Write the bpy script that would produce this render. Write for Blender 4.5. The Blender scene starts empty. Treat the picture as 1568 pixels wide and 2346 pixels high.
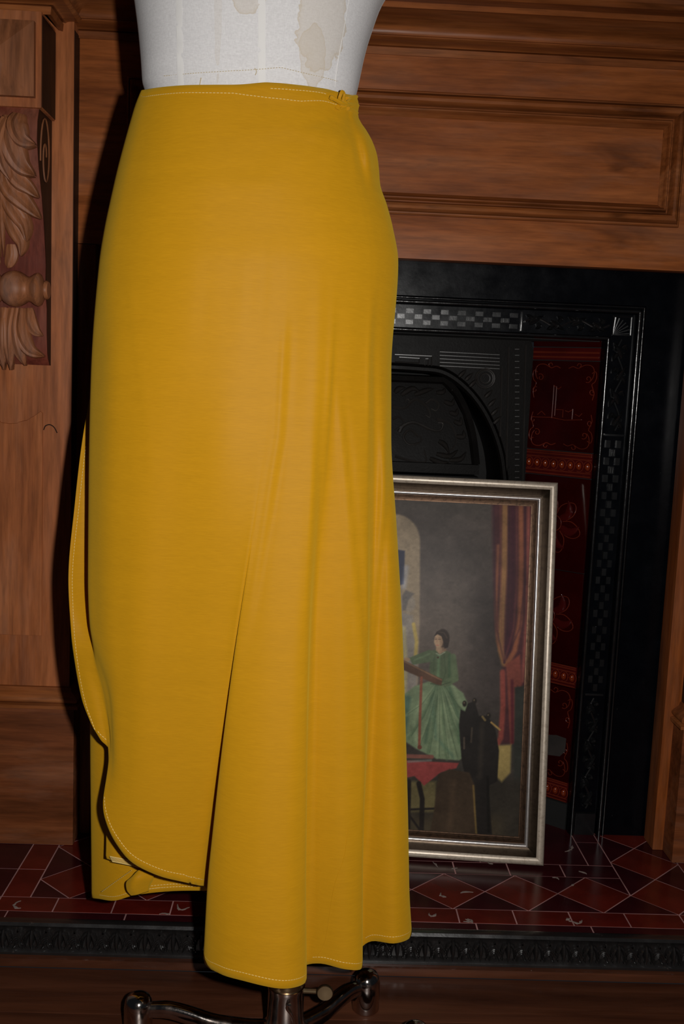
import bpy, bmesh, math, random
import numpy as np
from mathutils import Vector, Matrix
random.seed(7)
# ------------------------------------------------------------------ camera
W, H, F = 1568.0, 2346.0, 2300.0
PITCH, YAW, ROLL = math.radians(7.4), math.radians(-1.7), math.radians(2.45)
CAM = np.array([0.0, 0.0, 0.76])
_f = np.array([-math.sin(YAW)*math.cos(PITCH), math.cos(YAW)*math.cos(PITCH), -math.sin(PITCH)])
_r = np.array([math.cos(YAW), math.sin(YAW), 0.0]); _u = np.cross(_r, _f)
BR = _r*math.cos(ROLL) + _u*math.sin(ROLL); BU = -_r*math.sin(ROLL) + _u*math.cos(ROLL); BF = _f
sc = bpy.context.scene
col = sc.collection
cd = bpy.data.cameras.new('camera'); cam = bpy.data.objects.new('camera', cd); col.objects.link(cam)
cd.sensor_fit = 'VERTICAL'; cd.sensor_height = 36.0; cd.lens = F/H*36.0; cd.clip_start = 0.02
m = Matrix.Identity(4)
for i in range(3):
    m[i][0] = BR[i]; m[i][1] = BU[i]; m[i][2] = -BF[i]; m[i][3] = CAM[i]
cam.matrix_world = m
sc.camera = cam
# ------------------------------------------------------------------ world, flash, exposure
wd = bpy.data.worlds.new('world'); sc.world = wd; wd.use_nodes = True
wd.node_tree.nodes['Background'].inputs[0].default_value = (0.75, 0.85, 1.0, 1)
wd.node_tree.nodes['Background'].inputs[1].default_value = 0.010
ld = bpy.data.lights.new('camera_flash', 'SPOT'); fl = bpy.data.objects.new('camera_flash', ld); col.objects.link(fl)
ld.energy = 42.5; ld.color = (1.0, 0.97, 0.93); ld.shadow_soft_size = 0.012
ld.spot_size = math.radians(150); ld.spot_blend = 1.0
fp = CAM + BR*0.085 + BU*0.02 + BF*0.02
fdir = Vector(BF - BU*0.18 - BR*0.26)
fl.matrix_world = Matrix.Translation(Vector(fp)) @ fdir.to_track_quat('-Z', 'Y').to_matrix().to_4x4()
sc.view_settings.view_transform = 'Standard'; sc.view_settings.look = 'None'
sc.view_settings.exposure = 0.0; sc.view_settings.gamma = 1.0; sc.view_settings.use_curve_mapping = False
# ------------------------------------------------------------------ pixel -> place
def ray(px, py): return BF + BR*((px-W/2)/F) + BU*((H/2-py)/F)
def aY(px, py, Y):
    d = ray(px, py); return CAM + d*(Y/d[1])
def aZ(px, py, z):
    d = ray(px, py); return CAM + d*((z-CAM[2])/d[2])
def zY(px, py, Y): return float(aY(px, py, Y)[2])
def pxz(px, z, Y):
    k = (px-W/2)/F; q = BR - k*BF
    X = -(q[1]*Y + q[2]*(z-CAM[2]))/q[0]
    return np.array([X, Y, z])
def proj(P):
    d = np.asarray(P) - CAM; c = d@BF
    return W/2 + (d@BR)/c*F, H/2 - (d@BU)/c*F
# ------------------------------------------------------------------ materials
MATS = {}
def mat(name, color, rough=0.5, metal=0.0, spec=0.5, coat=0.0, coat_rough=0.1, sheen=0.0, sheen_tint=(1,1,1), sheen_rough=0.3):
    mm = bpy.data.materials.new(name); mm.use_nodes = True
    b = mm.node_tree.nodes['Principled BSDF']
    b.inputs['Base Color'].default_value = (*color, 1); b.inputs['Roughness'].default_value = rough
    b.inputs['Metallic'].default_value = metal; b.inputs['Specular IOR Level'].default_value = spec
    b.inputs['Coat Weight'].default_value = coat; b.inputs['Coat Roughness'].default_value = coat_rough
    b.inputs['Sheen Weight'].default_value = sheen; b.inputs['Sheen Tint'].default_value = (*sheen_tint, 1); b.inputs['Sheen Roughness'].default_value = sheen_rough
    MATS[name] = mm
    return mm, mm.node_tree, b
def nd(nt, typ, **kw):
    n = nt.nodes.new(typ)
    for k, v in kw.items():
        if k.startswith('i_'): n.inputs[k[2:].replace('_', ' ')].default_value = v
        else: setattr(n, k, v)
    return n
def coords(nt, scale=(1,1,1), rot=(0,0,0)):
    t = nd(nt, 'ShaderNodeTexCoord'); mp = nd(nt, 'ShaderNodeMapping')
    mp.inputs['Scale'].default_value = scale; mp.inputs['Rotation'].default_value = rot
    nt.links.new(t.outputs['Object'], mp.inputs['Vector']); return mp.outputs['Vector']
def noise(nt, vec, scale, detail=4.0, rough=0.55, dist=0.0):
    n = nd(nt, 'ShaderNodeTexNoise'); n.inputs['Scale'].default_value = scale; n.inputs['Detail'].default_value = detail
    n.inputs['Roughness'].default_value = rough; n.inputs['Distortion'].default_value = dist
    nt.links.new(vec, n.inputs['Vector']); return n.outputs['Fac']
def ramp(nt, fac, stops):
    r = nd(nt, 'ShaderNodeValToRGB'); e = r.color_ramp.elements
    while len(e) < len(stops): e.new(0.5)
    for i, (p, c) in enumerate(stops):
        e[i].position = p; e[i].color = (*c, 1) if len(c) == 3 else c
    nt.links.new(fac, r.inputs['Fac']); return r.outputs['Color']
def mix(nt, fac, a, b, mode='MIX'):
    n = nd(nt, 'ShaderNodeMix'); n.data_type = 'RGBA'; n.blend_type = mode
    for s, v in ((0, fac), (6, a), (7, b)):
        if hasattr(v, 'links') or hasattr(v, 'is_linked'): nt.links.new(v, n.inputs[s])
        else: n.inputs[s].default_value = v if s == 0 else ((*v, 1) if len(v) == 3 else v)
    return n.outputs[2]
def bump(nt, b, height, strength=0.3, dist=0.002):
    n = nd(nt, 'ShaderNodeBump'); n.inputs['Strength'].default_value = strength; n.inputs['Distance'].default_value = dist
    nt.links.new(height, n.inputs['Height']); nt.links.new(n.outputs['Normal'], b.inputs['Normal'])
def wood(name, grain, dark, mid, light, haze=(0.28, 0.138, 0.085), haze_amt=0.28, rough=0.42, spec=0.20):
    mm, nt, b = mat(name, mid, rough, spec=spec)
    s = {'x': (0.9, 9, 9), 'z': (9, 9, 0.9)}[grain]
    v = coords(nt, s); v1 = coords(nt, (1, 1, 1))
    g = noise(nt, v, 2.2, 6, 0.6, 0.35)
    c = ramp(nt, g, [(0.28, dark), (0.5, mid), (0.72, light)])
    f2 = noise(nt, coords(nt, tuple(k*5 for k in s)), 3.0, 5, 0.6)
    c = mix(nt, 0.42, c, ramp(nt, f2, [(0.34, (0.35, 0.33, 0.32)), (0.62, (1.22, 1.2, 1.18))]), 'MULTIPLY')
    f3 = noise(nt, coords(nt, tuple(k*(16 if k > 1 else 3) for k in s)), 3.0, 4, 0.6, 0.2)
    c = mix(nt, 0.16, c, ramp(nt, f3, [(0.36, (0.4, 0.38, 0.36)), (0.52, (1.1, 1.1, 1.1))]), 'MULTIPLY')
    # dark knots and blotches in the stain
    bl = noise(nt, coords(nt, tuple(0.35*k+0.5 for k in s)), 5.5, 4, 0.6, 0.6)
    c = mix(nt, ramp(nt, bl, [(0.60, (0, 0, 0)), (0.76, (0.75, 0.75, 0.75))]), c, tuple(0.4*k for k in dark))
    # pale rubbed film over the varnish
    hz = noise(nt, coords(nt, tuple(0.45*k+0.6 for k in s)), 3.4, 5, 0.65, 0.4)
    hzr = ramp(nt, hz, [(0.50, (0, 0, 0)), (0.70, (haze_amt,)*3)])
    c = mix(nt, hzr, c, haze)
    nt.links.new(c, b.inputs['Base Color'])
    nt.links.new(ramp(nt, hz, [(0.35, (rough-0.06,)*3), (0.7, (rough+0.16,)*3)]), b.inputs['Roughness'])
    bump(nt, b, f2, 0.12, 0.001)
    return mm
WD, WM, WL = (0.17, 0.045, 0.011), (0.31, 0.089, 0.022), (0.43, 0.138, 0.039)
wood('wood_horizontal', 'x', WD, WM, WL)
wood('wood_vertical', 'z', (0.21, 0.062, 0.022), (0.37, 0.118, 0.040), (0.49, 0.172, 0.064), haze=(0.34, 0.16, 0.095), haze_amt=0.35)
wood('wood_stile', 'z', (0.13, 0.030, 0.006), (0.215, 0.055, 0.011), (0.30, 0.085, 0.020), haze_amt=0.2)
wood('wood_moulding', 'x', (0.10, 0.028, 0.008), (0.26, 0.078, 0.021), (0.38, 0.132, 0.040), haze_amt=0.15, rough=0.34)
wood('wood_carved', 'z', (0.10, 0.038, 0.018), (0.31, 0.115, 0.048), (0.44, 0.18, 0.085), haze=(0.20, 0.15, 0.14), haze_amt=0.45, rough=0.40)
wood('wood_dark', 'z', (0.012, 0.005, 0.003), (0.026, 0.010, 0.005), (0.045, 0.017, 0.008), haze_amt=0.1, rough=0.5)  # much darker wood tone for the side faces and the incised line
wood('wood_plinth', 'x', (0.07, 0.020, 0.006), (0.17, 0.048, 0.015), (0.26, 0.085, 0.030), haze_amt=0.3, rough=0.45)
wood('wood_redground', 'z', (0.08, 0.016, 0.011), (0.18, 0.042, 0.025), (0.29, 0.10, 0.055), haze_amt=0.3, rough=0.45)
def speckled(name, base, rough, coat, dust=(0.12, 0.11, 0.10), dust_pos=0.70, bstr=0.25, bscale=260, metal=0.0, spec=0.5):
    mm, nt, b = mat(name, base, rough, metal=metal, spec=spec, coat=coat, coat_rough=0.16)
    v = coords(nt)
    n1 = noise(nt, v, bscale, 3, 0.6); n2 = noise(nt, v, 24, 5, 0.65); n3 = noise(nt, v, 95, 5, 0.75)
    c = mix(nt, ramp(nt, n3, [(dust_pos, (0, 0, 0)), (dust_pos+0.07, (0.6, 0.6, 0.6))]), base, dust)
    c = mix(nt, ramp(nt, n2, [(0.45, (0, 0, 0)), (0.8, (0.35, 0.35, 0.35))]), c, tuple(2.0*k+0.002 for k in base))
    nt.links.new(c, b.inputs['Base Color'])
    nt.links.new(ramp(nt, n2, [(0.3, (rough-0.03,)*3), (0.7, (rough+0.06,)*3)]), b.inputs['Roughness'])
    bump(nt, b, n1, bstr, 0.0012)
    return mm
speckled('iron_black', (0.0014, 0.0017, 0.0028), 0.20, 0.0, spec=0.22, bstr=0.05, bscale=120)
speckled('iron_ornament', (0.0075, 0.0075, 0.0080), 0.20, 0.0, bstr=0.05, bscale=300, spec=0.8)
speckled('iron_hood', (0.0040, 0.0032, 0.0028), 0.40, 0.0, bstr=0.1, spec=0.06)
speckled('iron_fender', (0.013, 0.0115, 0.0112), 0.19, 0.0, dust=(0.07, 0.052, 0.044), dust_pos=0.64, bstr=0.06, bscale=300, spec=1.0)
speckled('iron_bead', (0.006, 0.006, 0.0065), 0.16, 0.0, bstr=0.25, bscale=90, spec=0.9)
speckled('iron_relief', (0.020, 0.0175, 0.016), 0.32, 0.0, bstr=0.05, spec=0.5)
speckled('soot', (0.004, 0.0035, 0.0032), 0.8, 0.0)
def glazed(name, base, rough=0.14, var=0.4, spots=(0.30, 0.24, 0.22), spot_pos=0.78, spec=0.5):
    mm, nt, b = mat(name, base, rough, spec=spec)
    v = coords(nt)
    n2 = noise(nt, v, 14, 4, 0.6); n3 = noise(nt, v, 60, 5, 0.8, 1.0)
    c = ramp(nt, n2, [(0.3, tuple(k*(1-var) for k in base)), (0.7, tuple(k*(1+var) for k in base))])
    c = mix(nt, ramp(nt, n3, [(spot_pos, (0, 0, 0)), (spot_pos+0.05, (0.8, 0.8, 0.8))]), c, spots)
    nt.links.new(c, b.inputs['Base Color'])
    bump(nt, b, noise(nt, v, 45, 3, 0.5), 0.06, 0.002)
    return mm
glazed('slip_tile_glaze', (0.020, 0.0010, 0.0010), 0.10, 0.35, spot_pos=0.95)
glazed('slip_tile_band', (0.045, 0.0035, 0.0032), 0.14, 0.3, spot_pos=0.95)
glazed('slip_tile_relief', (0.105, 0.0155, 0.0075), 0.2, 0.35, spot_pos=0.95)
glazed('slip_tile_bead', (0.13, 0.017, 0.004), 0.15, 0.3, spot_pos=0.95)
glazed('hearth_red', (0.105, 0.0105, 0.0055), 0.20, 0.35, spot_pos=0.76)
glazed('hearth_maroon', (0.034, 0.0034, 0.0052), 0.20, 0.35, spot_pos=0.76)
glazed('hearth_border', (0.098, 0.0085, 0.005), 0.20, 0.35, spot_pos=0.75)
glazed('hearth_dark', (0.034, 0.004, 0.006), 0.22, 0.35, spot_pos=0.72)
glazed('patch_grey', (0.020, 0.0145, 0.0125), 0.8, 0.4, spot_pos=0.9)
glazed('grout', (0.42, 0.22, 0.21), 0.7, 0.35, spot_pos=0.8)
glazed('dust_grey', (0.24, 0.19, 0.165), 0.8, 0.4, spot_pos=0.9)
# floor boards
mm, nt, b = mat('floorboard', (0.03, 0.010, 0.005), 0.33, spec=0.4)
v = coords(nt, (0.8, 9, 9)); g = noise(nt, v, 3.0, 6, 0.62, 0.4)
c = ramp(nt, g, [(0.3, (0.028, 0.0085, 0.0045)), (0.52, (0.075, 0.024, 0.011)), (0.75, (0.13, 0.043, 0.020))])
sc1 = noise(nt, coords(nt, (2.2, 30, 9), (0, 0, 0.25)), 6.0, 5, 0.75, 1.2)
c = mix(nt, ramp(nt, sc1, [(0.68, (0, 0, 0)), (0.74, (0.5, 0.5, 0.5))]), c, (0.10, 0.065, 0.045))
nt.links.new(c, b.inputs['Base Color'])
nt.links.new(ramp(nt, sc1, [(0.4, (0.28,)*3), (0.75, (0.55,)*3)]), b.inputs['Roughness'])
bump(nt, b, g, 0.15, 0.001)
# satin
SKC = (0.515, 0.252, 0.0062)
mm, nt, b = mat('mustard_satin', SKC, 0.58, spec=0.13, sheen=0.42, sheen_tint=(0.30, 0.285, 0.04), sheen_rough=0.5)
b.inputs['Diffuse Roughness'].default_value = 0.42
v = coords(nt)
n1 = noise(nt, coords(nt, (60, 60, 900)), 1.4, 3, 0.6); n2 = noise(nt, coords(nt, (3.0, 3.0, 26)), 3.2, 4, 0.6)
c = ramp(nt, n2, [(0.3, tuple(0.975*k for k in SKC)), (0.7, tuple(1.025*k for k in SKC))])
c = mix(nt, 0.22, c, ramp(nt, n1, [(0.3, (0.75, 0.72, 0.6)), (0.7, (1.2, 1.2, 1.2))]), 'MULTIPLY')
nt.links.new(c, b.inputs['Base Color'])
bump(nt, b, n1, 0.10, 0.0006)
mat('thread_pale', (0.80, 0.60, 0.22), 0.6)
mat('thread_tan', (0.55, 0.46, 0.30), 0.7)
# linen of the dress form with tide marks
mm, nt, b = mat('white_linen', (0.70, 0.685, 0.69), 0.85, spec=0.2, sheen=0.1)
wv1 = noise(nt, coords(nt, (260, 260, 900)), 1.0, 2, 0.6); wv2 = noise(nt, coords(nt, (900, 900, 260)), 1.0, 2, 0.6)
c = mix(nt, 0.5, ramp(nt, wv1, [(0.3, (0.62, 0.605, 0.61)), (0.7, (0.79, 0.775, 0.78))]), ramp(nt, wv2, [(0.3, (0.64, 0.625, 0.63)), (0.7, (0.78, 0.77, 0.77))]))
MATS['linen_base'] = mm
LIN = (mm, nt, b, c)
mat('linen_tape', (0.77, 0.755, 0.74), 0.85, spec=0.2)
# metals
mat('chrome', (0.62, 0.60, 0.58), 0.10, metal=1.0)
mm, nt, b = mat('worn_chrome', (0.42, 0.38, 0.35), 0.12, metal=1.0)
w = noise(nt, coords(nt), 60, 5, 0.7)
nt.links.new(ramp(nt, w, [(0.45, (0.55, 0.50, 0.47)), (0.62, (0.60, 0.50, 0.44)), (0.75, (0.40, 0.24, 0.17))]), b.inputs['Base Color'])
nt.links.new(ramp(nt, w, [(0.4, (0.09,)*3), (0.75, (0.30,)*3)]), b.inputs['Roughness'])
mat('brass_dull', (0.32, 0.23, 0.13), 0.35, metal=1.0)
def leafmetal(name, a, bcol, rough, metal=0.85):
    mm, nt, b = mat(name, a, rough, metal=metal)
    n2 = noise(nt, coords(nt), 150, 5, 0.75, 0.5)
    c = ramp(nt, n2, [(0.35, bcol), (0.52, a)])
    n3 = noise(nt, coords(nt, (1, 1, 1)), 38, 5, 0.8, 2.0)
    c = mix(nt, ramp(nt, n3, [(0.66, (0, 0, 0)), (0.70, (0.8, 0.8, 0.8))]), c, (0.05, 0.03, 0.015))
    nt.links.new(c, b.inputs['Base Color'])
    bump(nt, b, n2, 0.08, 0.0008)
leafmetal('frame_pale_leaf', (0.50, 0.42, 0.335), (0.36, 0.29, 0.22), 0.36, 0.30)
leafmetal('frame_bronze', (0.095, 0.068, 0.046), (0.06, 0.042, 0.028), 0.36, 0.8)
leafmetal('frame_silver', (0.74, 0.70, 0.68), (0.60, 0.55, 0.52), 0.30, 0.8)
leafmetal('frame_brown', (0.055, 0.030, 0.017), (0.022, 0.012, 0.007), 0.40)
mat('frame_back', (0.05, 0.035, 0.025), 0.8)
mat('plaster', (0.18, 0.14, 0.11), 0.9)
# ------------------------------------------------------------------ mesh helpers
ORG = {}
def origin(o): return ORG.get(o.name, np.zeros(3)) if o is not None else np.zeros(3)
def setprops(o, label=None, cat=None, group=None, kind=None):
    if label: o['label'] = label
    if cat: o['category'] = cat
    if group: o['group'] = group
    if kind: o['kind'] = kind
    return o
def thing(name, loc, label=None, cat=None, group=None, kind=None):
    o = bpy.data.objects.new(name, None); col.objects.link(o); o.location = loc; o.empty_display_size = 0.05
    ORG[o.name] = np.array(loc, float)
    return setprops(o, label, cat, group, kind)
def link(name, me, parent, loc=(0, 0, 0)):
    o = bpy.data.objects.new(name, me); col.objects.link(o)
    if parent is not None: o.parent = parent; o.location = Vector(np.array(loc, float) - origin(parent))
    else: o.location = loc
    ORG[o.name] = np.array(loc, float)
    return o
class MB:
    def __init__(s): s.v = []; s.f = []
    def add(s, vs, fs):
        k = len(s.v); s.v += [tuple(float(c) for c in p) for p in vs]; s.f += [tuple(i+k for i in q) for q in fs]; return s
    def box(s, x0, x1, y0, y1, z0, z1):
        vs = [(x, y, z) for z in (z0, z1) for y in (y0, y1) for x in (x0, x1)]
        return s.add(vs, [(0,2,3,1), (4,5,7,6), (0,1,5,4), (2,6,7,3), (0,4,6,2), (1,3,7,5)])
    def grid(s, P, close_u=False, close_v=False):
        P = np.asarray(P); nu, nv = P.shape[:2]; fs = []
        for i in range(nu if close_u else nu-1):
            for j in range(nv if close_v else nv-1):
                a, b2 = i, (i+1) % nu; c, d = j, (j+1) % nv
                fs.append((a*nv+c, b2*nv+c, b2*nv+d, a*nv+d))
        return s.add(P.reshape(-1, 3), fs)
    def tube(s, pts, rad, seg=8, caps=True, flat=1.0):
        pts = np.asarray(pts, float); n = len(pts)
        if np.isscalar(rad): rad = [rad]*n
        T = np.gradient(pts, axis=0); T /= np.linalg.norm(T, axis=1)[:, None]+1e-12
        ref = np.array([0, 0, 1.0]) if abs(T[0][2]) < 0.9 else np.array([0, 1.0, 0])
        rings = []
        N = np.cross(ref, T[0]); N /= np.linalg.norm(N)
        for i in range(n):
            N = N - T[i]*(N@T[i]); N /= np.linalg.norm(N)+1e-12
            Bn = np.cross(T[i], N)
            rings.append([pts[i] + rad[i]*(math.cos(a)*N + flat*math.sin(a)*Bn) for a in np.linspace(0, 2*math.pi, seg, endpoint=False)])
        k = len(s.v); s.grid(rings, close_v=True)
        if caps:
            s.f.append(tuple(k+i for i in range(seg))[::-1]); s.f.append(tuple(k+(n-1)*seg+i for i in range(seg)))
        return s
    def lathe(s, prof, center, axis='z', seg=32, caps=True):
        rings = []
        for r, h in prof:
            ring = []
            for a in np.linspace(0, 2*math.pi, seg, endpoint=False):
                c, d = r*math.cos(a), r*math.sin(a)
                p = {'z': (c, d, h), 'x': (h, c, d), 'y': (c, h, d)}[axis]
                ring.append(np.array(p)+np.asarray(center))
            rings.append(ring)
        k = len(s.v); s.grid(rings, close_v=True)
        if caps:
            s.f.append(tuple(k+i for i in range(seg))); s.f.append(tuple(k+(len(prof)-1)*seg+i for i in range(seg)))
        return s
    def prism(s, poly, y0, y1):            # polygon in x,z extruded over y
        n = len(poly); vs = [(x, y0, z) for x, z in poly] + [(x, y1, z) for x, z in poly]
        return s.add(vs, [tuple(range(n)), tuple(range(2*n-1, n-1, -1))] + [(i, (i+1) % n, (i+1) % n+n, i+n) for i in range(n)])
    def slab(s, poly, z0, z1):             # polygon in x,y extruded over z
        n = len(poly); vs = [(x, y, z0) for x, y in poly] + [(x, y, z1) for x, y in poly]
        return s.add(vs, [tuple(range(n)), tuple(range(2*n-1, n-1, -1))] + [(i, (i+1) % n, (i+1) % n+n, i+n) for i in range(n)])
    def ball(s, c, r, seg=8, rings=5):
        r = np.array([r]*3 if np.isscalar(r) else r)
        P = [[np.asarray(c)+r*np.array([math.sin(t)*math.cos(a), math.sin(t)*math.sin(a), math.cos(t)]) for a in np.linspace(0, 2*math.pi, seg, endpoint=False)] for t in np.linspace(0.02, math.pi-0.02, rings)]
        return s.grid(P, close_v=True)
    def mesh(s, name, mt, smooth=True, bevel=0.0, off=None, weld=False, angle=40):
        vs = np.array(s.v) - (off if off is not None else 0)
        me = bpy.data.meshes.new(name); me.from_pydata(vs.tolist(), [], s.f); me.update()
        bm = bmesh.new(); bm.from_mesh(me)
        if weld: bmesh.ops.remove_doubles(bm, verts=bm.verts, dist=1e-5)
        bmesh.ops.recalc_face_normals(bm, faces=bm.faces)
        if bevel > 0:
            es = [e for e in bm.edges if len(e.link_faces) == 2 and e.calc_face_angle(0) > 0.6]
            bmesh.ops.bevel(bm, geom=es, offset=bevel, segments=2, profile=0.7, affect='EDGES', clamp_overlap=True)
        if smooth:
            for fc in bm.faces: fc.smooth = True
            for e in bm.edges:
                if len(e.link_faces) == 2 and e.calc_face_angle(0) > math.radians(angle): e.smooth = False
        bm.to_mesh(me); bm.free(); me.materials.append(MATS[mt] if isinstance(mt, str) else mt)
        return me
    def build(s, name, mt, parent=None, smooth=True, bevel=0.0, label=None, weld=False, kind=None, angle=40):
        V = np.array(s.v); c = (V.min(0)+V.max(0))/2
        me = s.mesh(name, mt, smooth, bevel, c, weld, angle)
        return setprops(link(name, me, parent, c), label, kind=kind)
def pchip(x, y, xq):
    x = np.asarray(x, float); y = np.asarray(y, float); h = np.diff(x); d = np.diff(y)/h; n = len(x)
    if n == 2: return y[0] + d[0]*(np.asarray(xq)-x[0])
    mt = np.zeros(n)
    for i in range(1, n-1):
        if d[i-1]*d[i] > 0:
            w1, w2 = 2*h[i]+h[i-1], h[i]+2*h[i-1]; mt[i] = (w1+w2)/(w1/d[i-1]+w2/d[i])
    mt[0], mt[-1] = d[0], d[-1]
    i = np.clip(np.searchsorted(x, xq)-1, 0, n-2); t = (np.asarray(xq)-x[i])/h[i]
    return (2*t**3-3*t**2+1)*y[i] + (t**3-2*t**2+t)*h[i]*mt[i] + (-2*t**3+3*t**2)*y[i+1] + (t**3-t**2)*h[i]*mt[i+1]
def catmull(P, sub):
    P = np.asarray(P, float); Q = np.concatenate([[2*P[0]-P[1]], P, [2*P[-1]-P[-2]]]); out = []
    for i in range(len(P)-1):
        p0, p1, p2, p3 = Q[i:i+4]
        for t in np.linspace(0, 1, sub, endpoint=False):
            out.append(0.5*(2*p1 + (p2-p0)*t + (2*p0-5*p1+4*p2-p3)*t*t + (3*p1-p0-3*p2+p3)*t**3))
    out.append(P[-1]); return np.array(out)
def lobe(mb, pts, width, height, nrm=(0, -1, 0), ridges=3, sub=6, curl=0.0, nx=9):
    """a carved leaf lobe: arched, grooved strip along a path, tapering to both ends"""
    C = catmull(pts, sub); n = len(C); nrm = np.array(nrm, float)
    T = np.gradient(C, axis=0); T /= np.linalg.norm(T, axis=1)[:, None]
    rows = []
    for i in range(n):
        t = i/(n-1); S = np.cross(nrm, T[i]); S /= np.linalg.norm(S)
        w = width*(math.sin(math.pi*(0.12+0.88*t)**0.8))**0.7 if t < 1 else 0.0
        w = max(w, width*0.04); hh = height*(0.55+0.45*math.sin(math.pi*min(1, t*1.1)))
        row = []
        for q in np.linspace(-1, 1, nx):
            h = hh*(max(0, 1-q*q)**0.5)*(1+0.16*math.cos(ridges*math.pi*q)) + curl*t*t
            row.append(C[i]+S*q*w+nrm*h)
        row[0] = row[0]-nrm*height*0.9; row[-1] = row[-1]-nrm*height*0.9
        rows.append(row)
    return mb.grid(rows)
def sweep_plan(mb, path, prof):
    """prof: (outward distance, z); path: plan polyline walked so that outward is on its right hand"""
    path = [np.array(p, float) for p in path]; n = len(path); rows = []
    for i in range(n):
        nn = []
        if i > 0: d = path[i]-path[i-1]; d /= np.linalg.norm(d); nn.append(np.array([d[1], -d[0]]))
        if i < n-1: d = path[i+1]-path[i]; d /= np.linalg.norm(d); nn.append(np.array([d[1], -d[0]]))
        a = sum(nn); a = a/(a@nn[0]) if len(nn) == 2 else nn[0]
        rows.append([(path[i][0]+a[0]*o, path[i][1]+a[1]*o, z) for o, z in prof])
    return mb.grid(rows)
# ------------------------------------------------------------------ main planes and levels (metres)
Y_WOOD, Y_PIL, Y_BLOCK, Y_IRON = 1.485, 1.455, 1.385, 1.535
Z_HEARTH = 0.05; XC = 0.115
def mx(x): return 2*XC - x
def zf(py, d=0.0): return zY(996, py, Y_WOOD-d)
Z_WOODBOT = zY(996, 595, Y_WOOD)
# ------------------------------------------------------------------ setting: floor, wall, boards
fb = thing('floor', (0.1, 0.0, 0.0), 'dark stained wooden floor of wide boards in front of the hearth', None, kind='structure')
MB().box(-1.5, 1.8, -1.6, 1.2, -0.05, -0.016).build('subfloor', 'soot', fb)
by = 1.2082; k = 0
bm0 = None
while by > -1.5:
    wdt = 0.0915
    mb = MB().box(-1.5, 1.8, -wdt/2+0.0006, wdt/2-0.0006, -0.015, 0.0)
    if bm0 is None: bm0 = mb.mesh('floorboard', 'floorboard', bevel=0.0012)
    link('floorboard', bm0, fb, (0.017*(k*7 % 11), by-wdt/2, 0.0)); by -= wdt; k += 1
wl = MB().box(-1.5, -0.40, 1.52, 1.62, 0, 2.4).box(0.63, 1.8, 1.52, 1.62, 0, 2.4).box(-0.40, 0.63, 1.52, 1.62, 0.96, 2.4)
setprops(wl.build('wall_back', 'plaster', None, smooth=False), 'plain wall behind the carved wooden chimneypiece', kind='structure')
# ------------------------------------------------------------------ hearth
hr = thing('tiled_hearth', (XC, 1.38, 0.0), 'raised hearth of dark red diamond and border tiles in front of the fireplace', 'hearth')
HX0, HX1 = -0.75, 0.98
MB().box(HX0, HX1, 1.2350, 1.60, 0.0, Z_HEARTH-0.0004).build('grout_bed', 'grout', hr)
tile_cache = {}
def htile(poly, mt, gap=0.0010, jit=0.0):
    poly = np.array(poly, float); c = poly.mean(0); key = (tuple(np.round((poly-c).flatten(), 4)), mt)
    if key not in tile_cache:
        q = poly-c; n = len(q); out = []
        area = 0.5*sum(q[i][0]*q[(i+1) % n][1]-q[(i+1) % n][0]*q[i][1] for i in range(n))
        if area < 0: q = q[::-1]
        for i in range(n):
            d0 = q[i]-q[i-1]; d1 = q[(i+1) % n]-q[i]
            n0 = np.array([-d0[1], d0[0]])/np.linalg.norm(d0); n1 = np.array([-d1[1], d1[0]])/np.linalg.norm(d1)
            a = n0+n1; a = a/max(0.25, a@n0); out.append(q[i]+a*gap)
        tile_cache[key] = MB().slab(out, -0.008, 0.0).mesh('tile', mt, smooth=False)
    link('tile', tile_cache[key], hr, (c[0], c[1], Z_HEARTH+random.uniform(0.0, 0.0004)))
def hrect(x0, x1, y0, y1, mt): htile([(x0, y0), (x1, y0), (x1, y1), (x0, y1)], mt)
DX = 0.1046; X0 = -0.3615; R0, R1 = 1.2905, 1.3895
B0, B1 = 1.2545, 1.2905
def diamond(x0, y0, w, h):
    cx, cy = x0+w/2, y0+h/2
    htile([(cx, y0), (x0+w, cy), (cx, y0+h), (x0, cy)], 'hearth_red')
def tri(a, b2, c): htile([a, b2, c], 'hearth_maroon')
NDI = 9
for i in range(NDI):
    x = X0+i*DX; diamond(x, R0, DX, R1-R0)
    if i > 0:
        tri((x-DX/2, R0), (x+DX/2, R0), (x, (R0+R1)/2))
        if i < NDI-0: tri((x-DX/2, R1), (x+DX/2, R1), (x, (R0+R1)/2)) if 1 < i < NDI-1 else None
XE = X0+NDI*DX
tri((X0, R0), (X0+DX/2, R0), (X0, (R0+R1)/2)); tri((XE-DX/2, R0), (XE, R0), (XE, (R0+R1)/2))
# side columns running back at both ends
for xa in (X0, XE-DX):
    hC = 0.0995
    for r in range(1, 3):
        y0 = R1+(r-1)*hC; y1 = min(1.562, y0+hC)
        if r == 1:
            diamond(xa, y0, DX, hC)
        else:
            htile([(xa+DX/2, y0), (xa+DX, y0+hC/2), (xa+DX*0.9, y1), (xa+DX*0.1, y1), (xa, y0+hC/2)], 'hearth_red')
        for xs, s in ((xa, 1), (xa+DX, -1)):
            tri((xs, y0-hC/2), (xs+s*DX/2, y0), (xs, y0+hC/2))
    # inner corner fill
for xs, s in ((X0+DX, 1), (XE-DX, -1)):
    tri((xs, (R0+R1)/2), (xs, R1), (xs+s*DX/2, R1))
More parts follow.
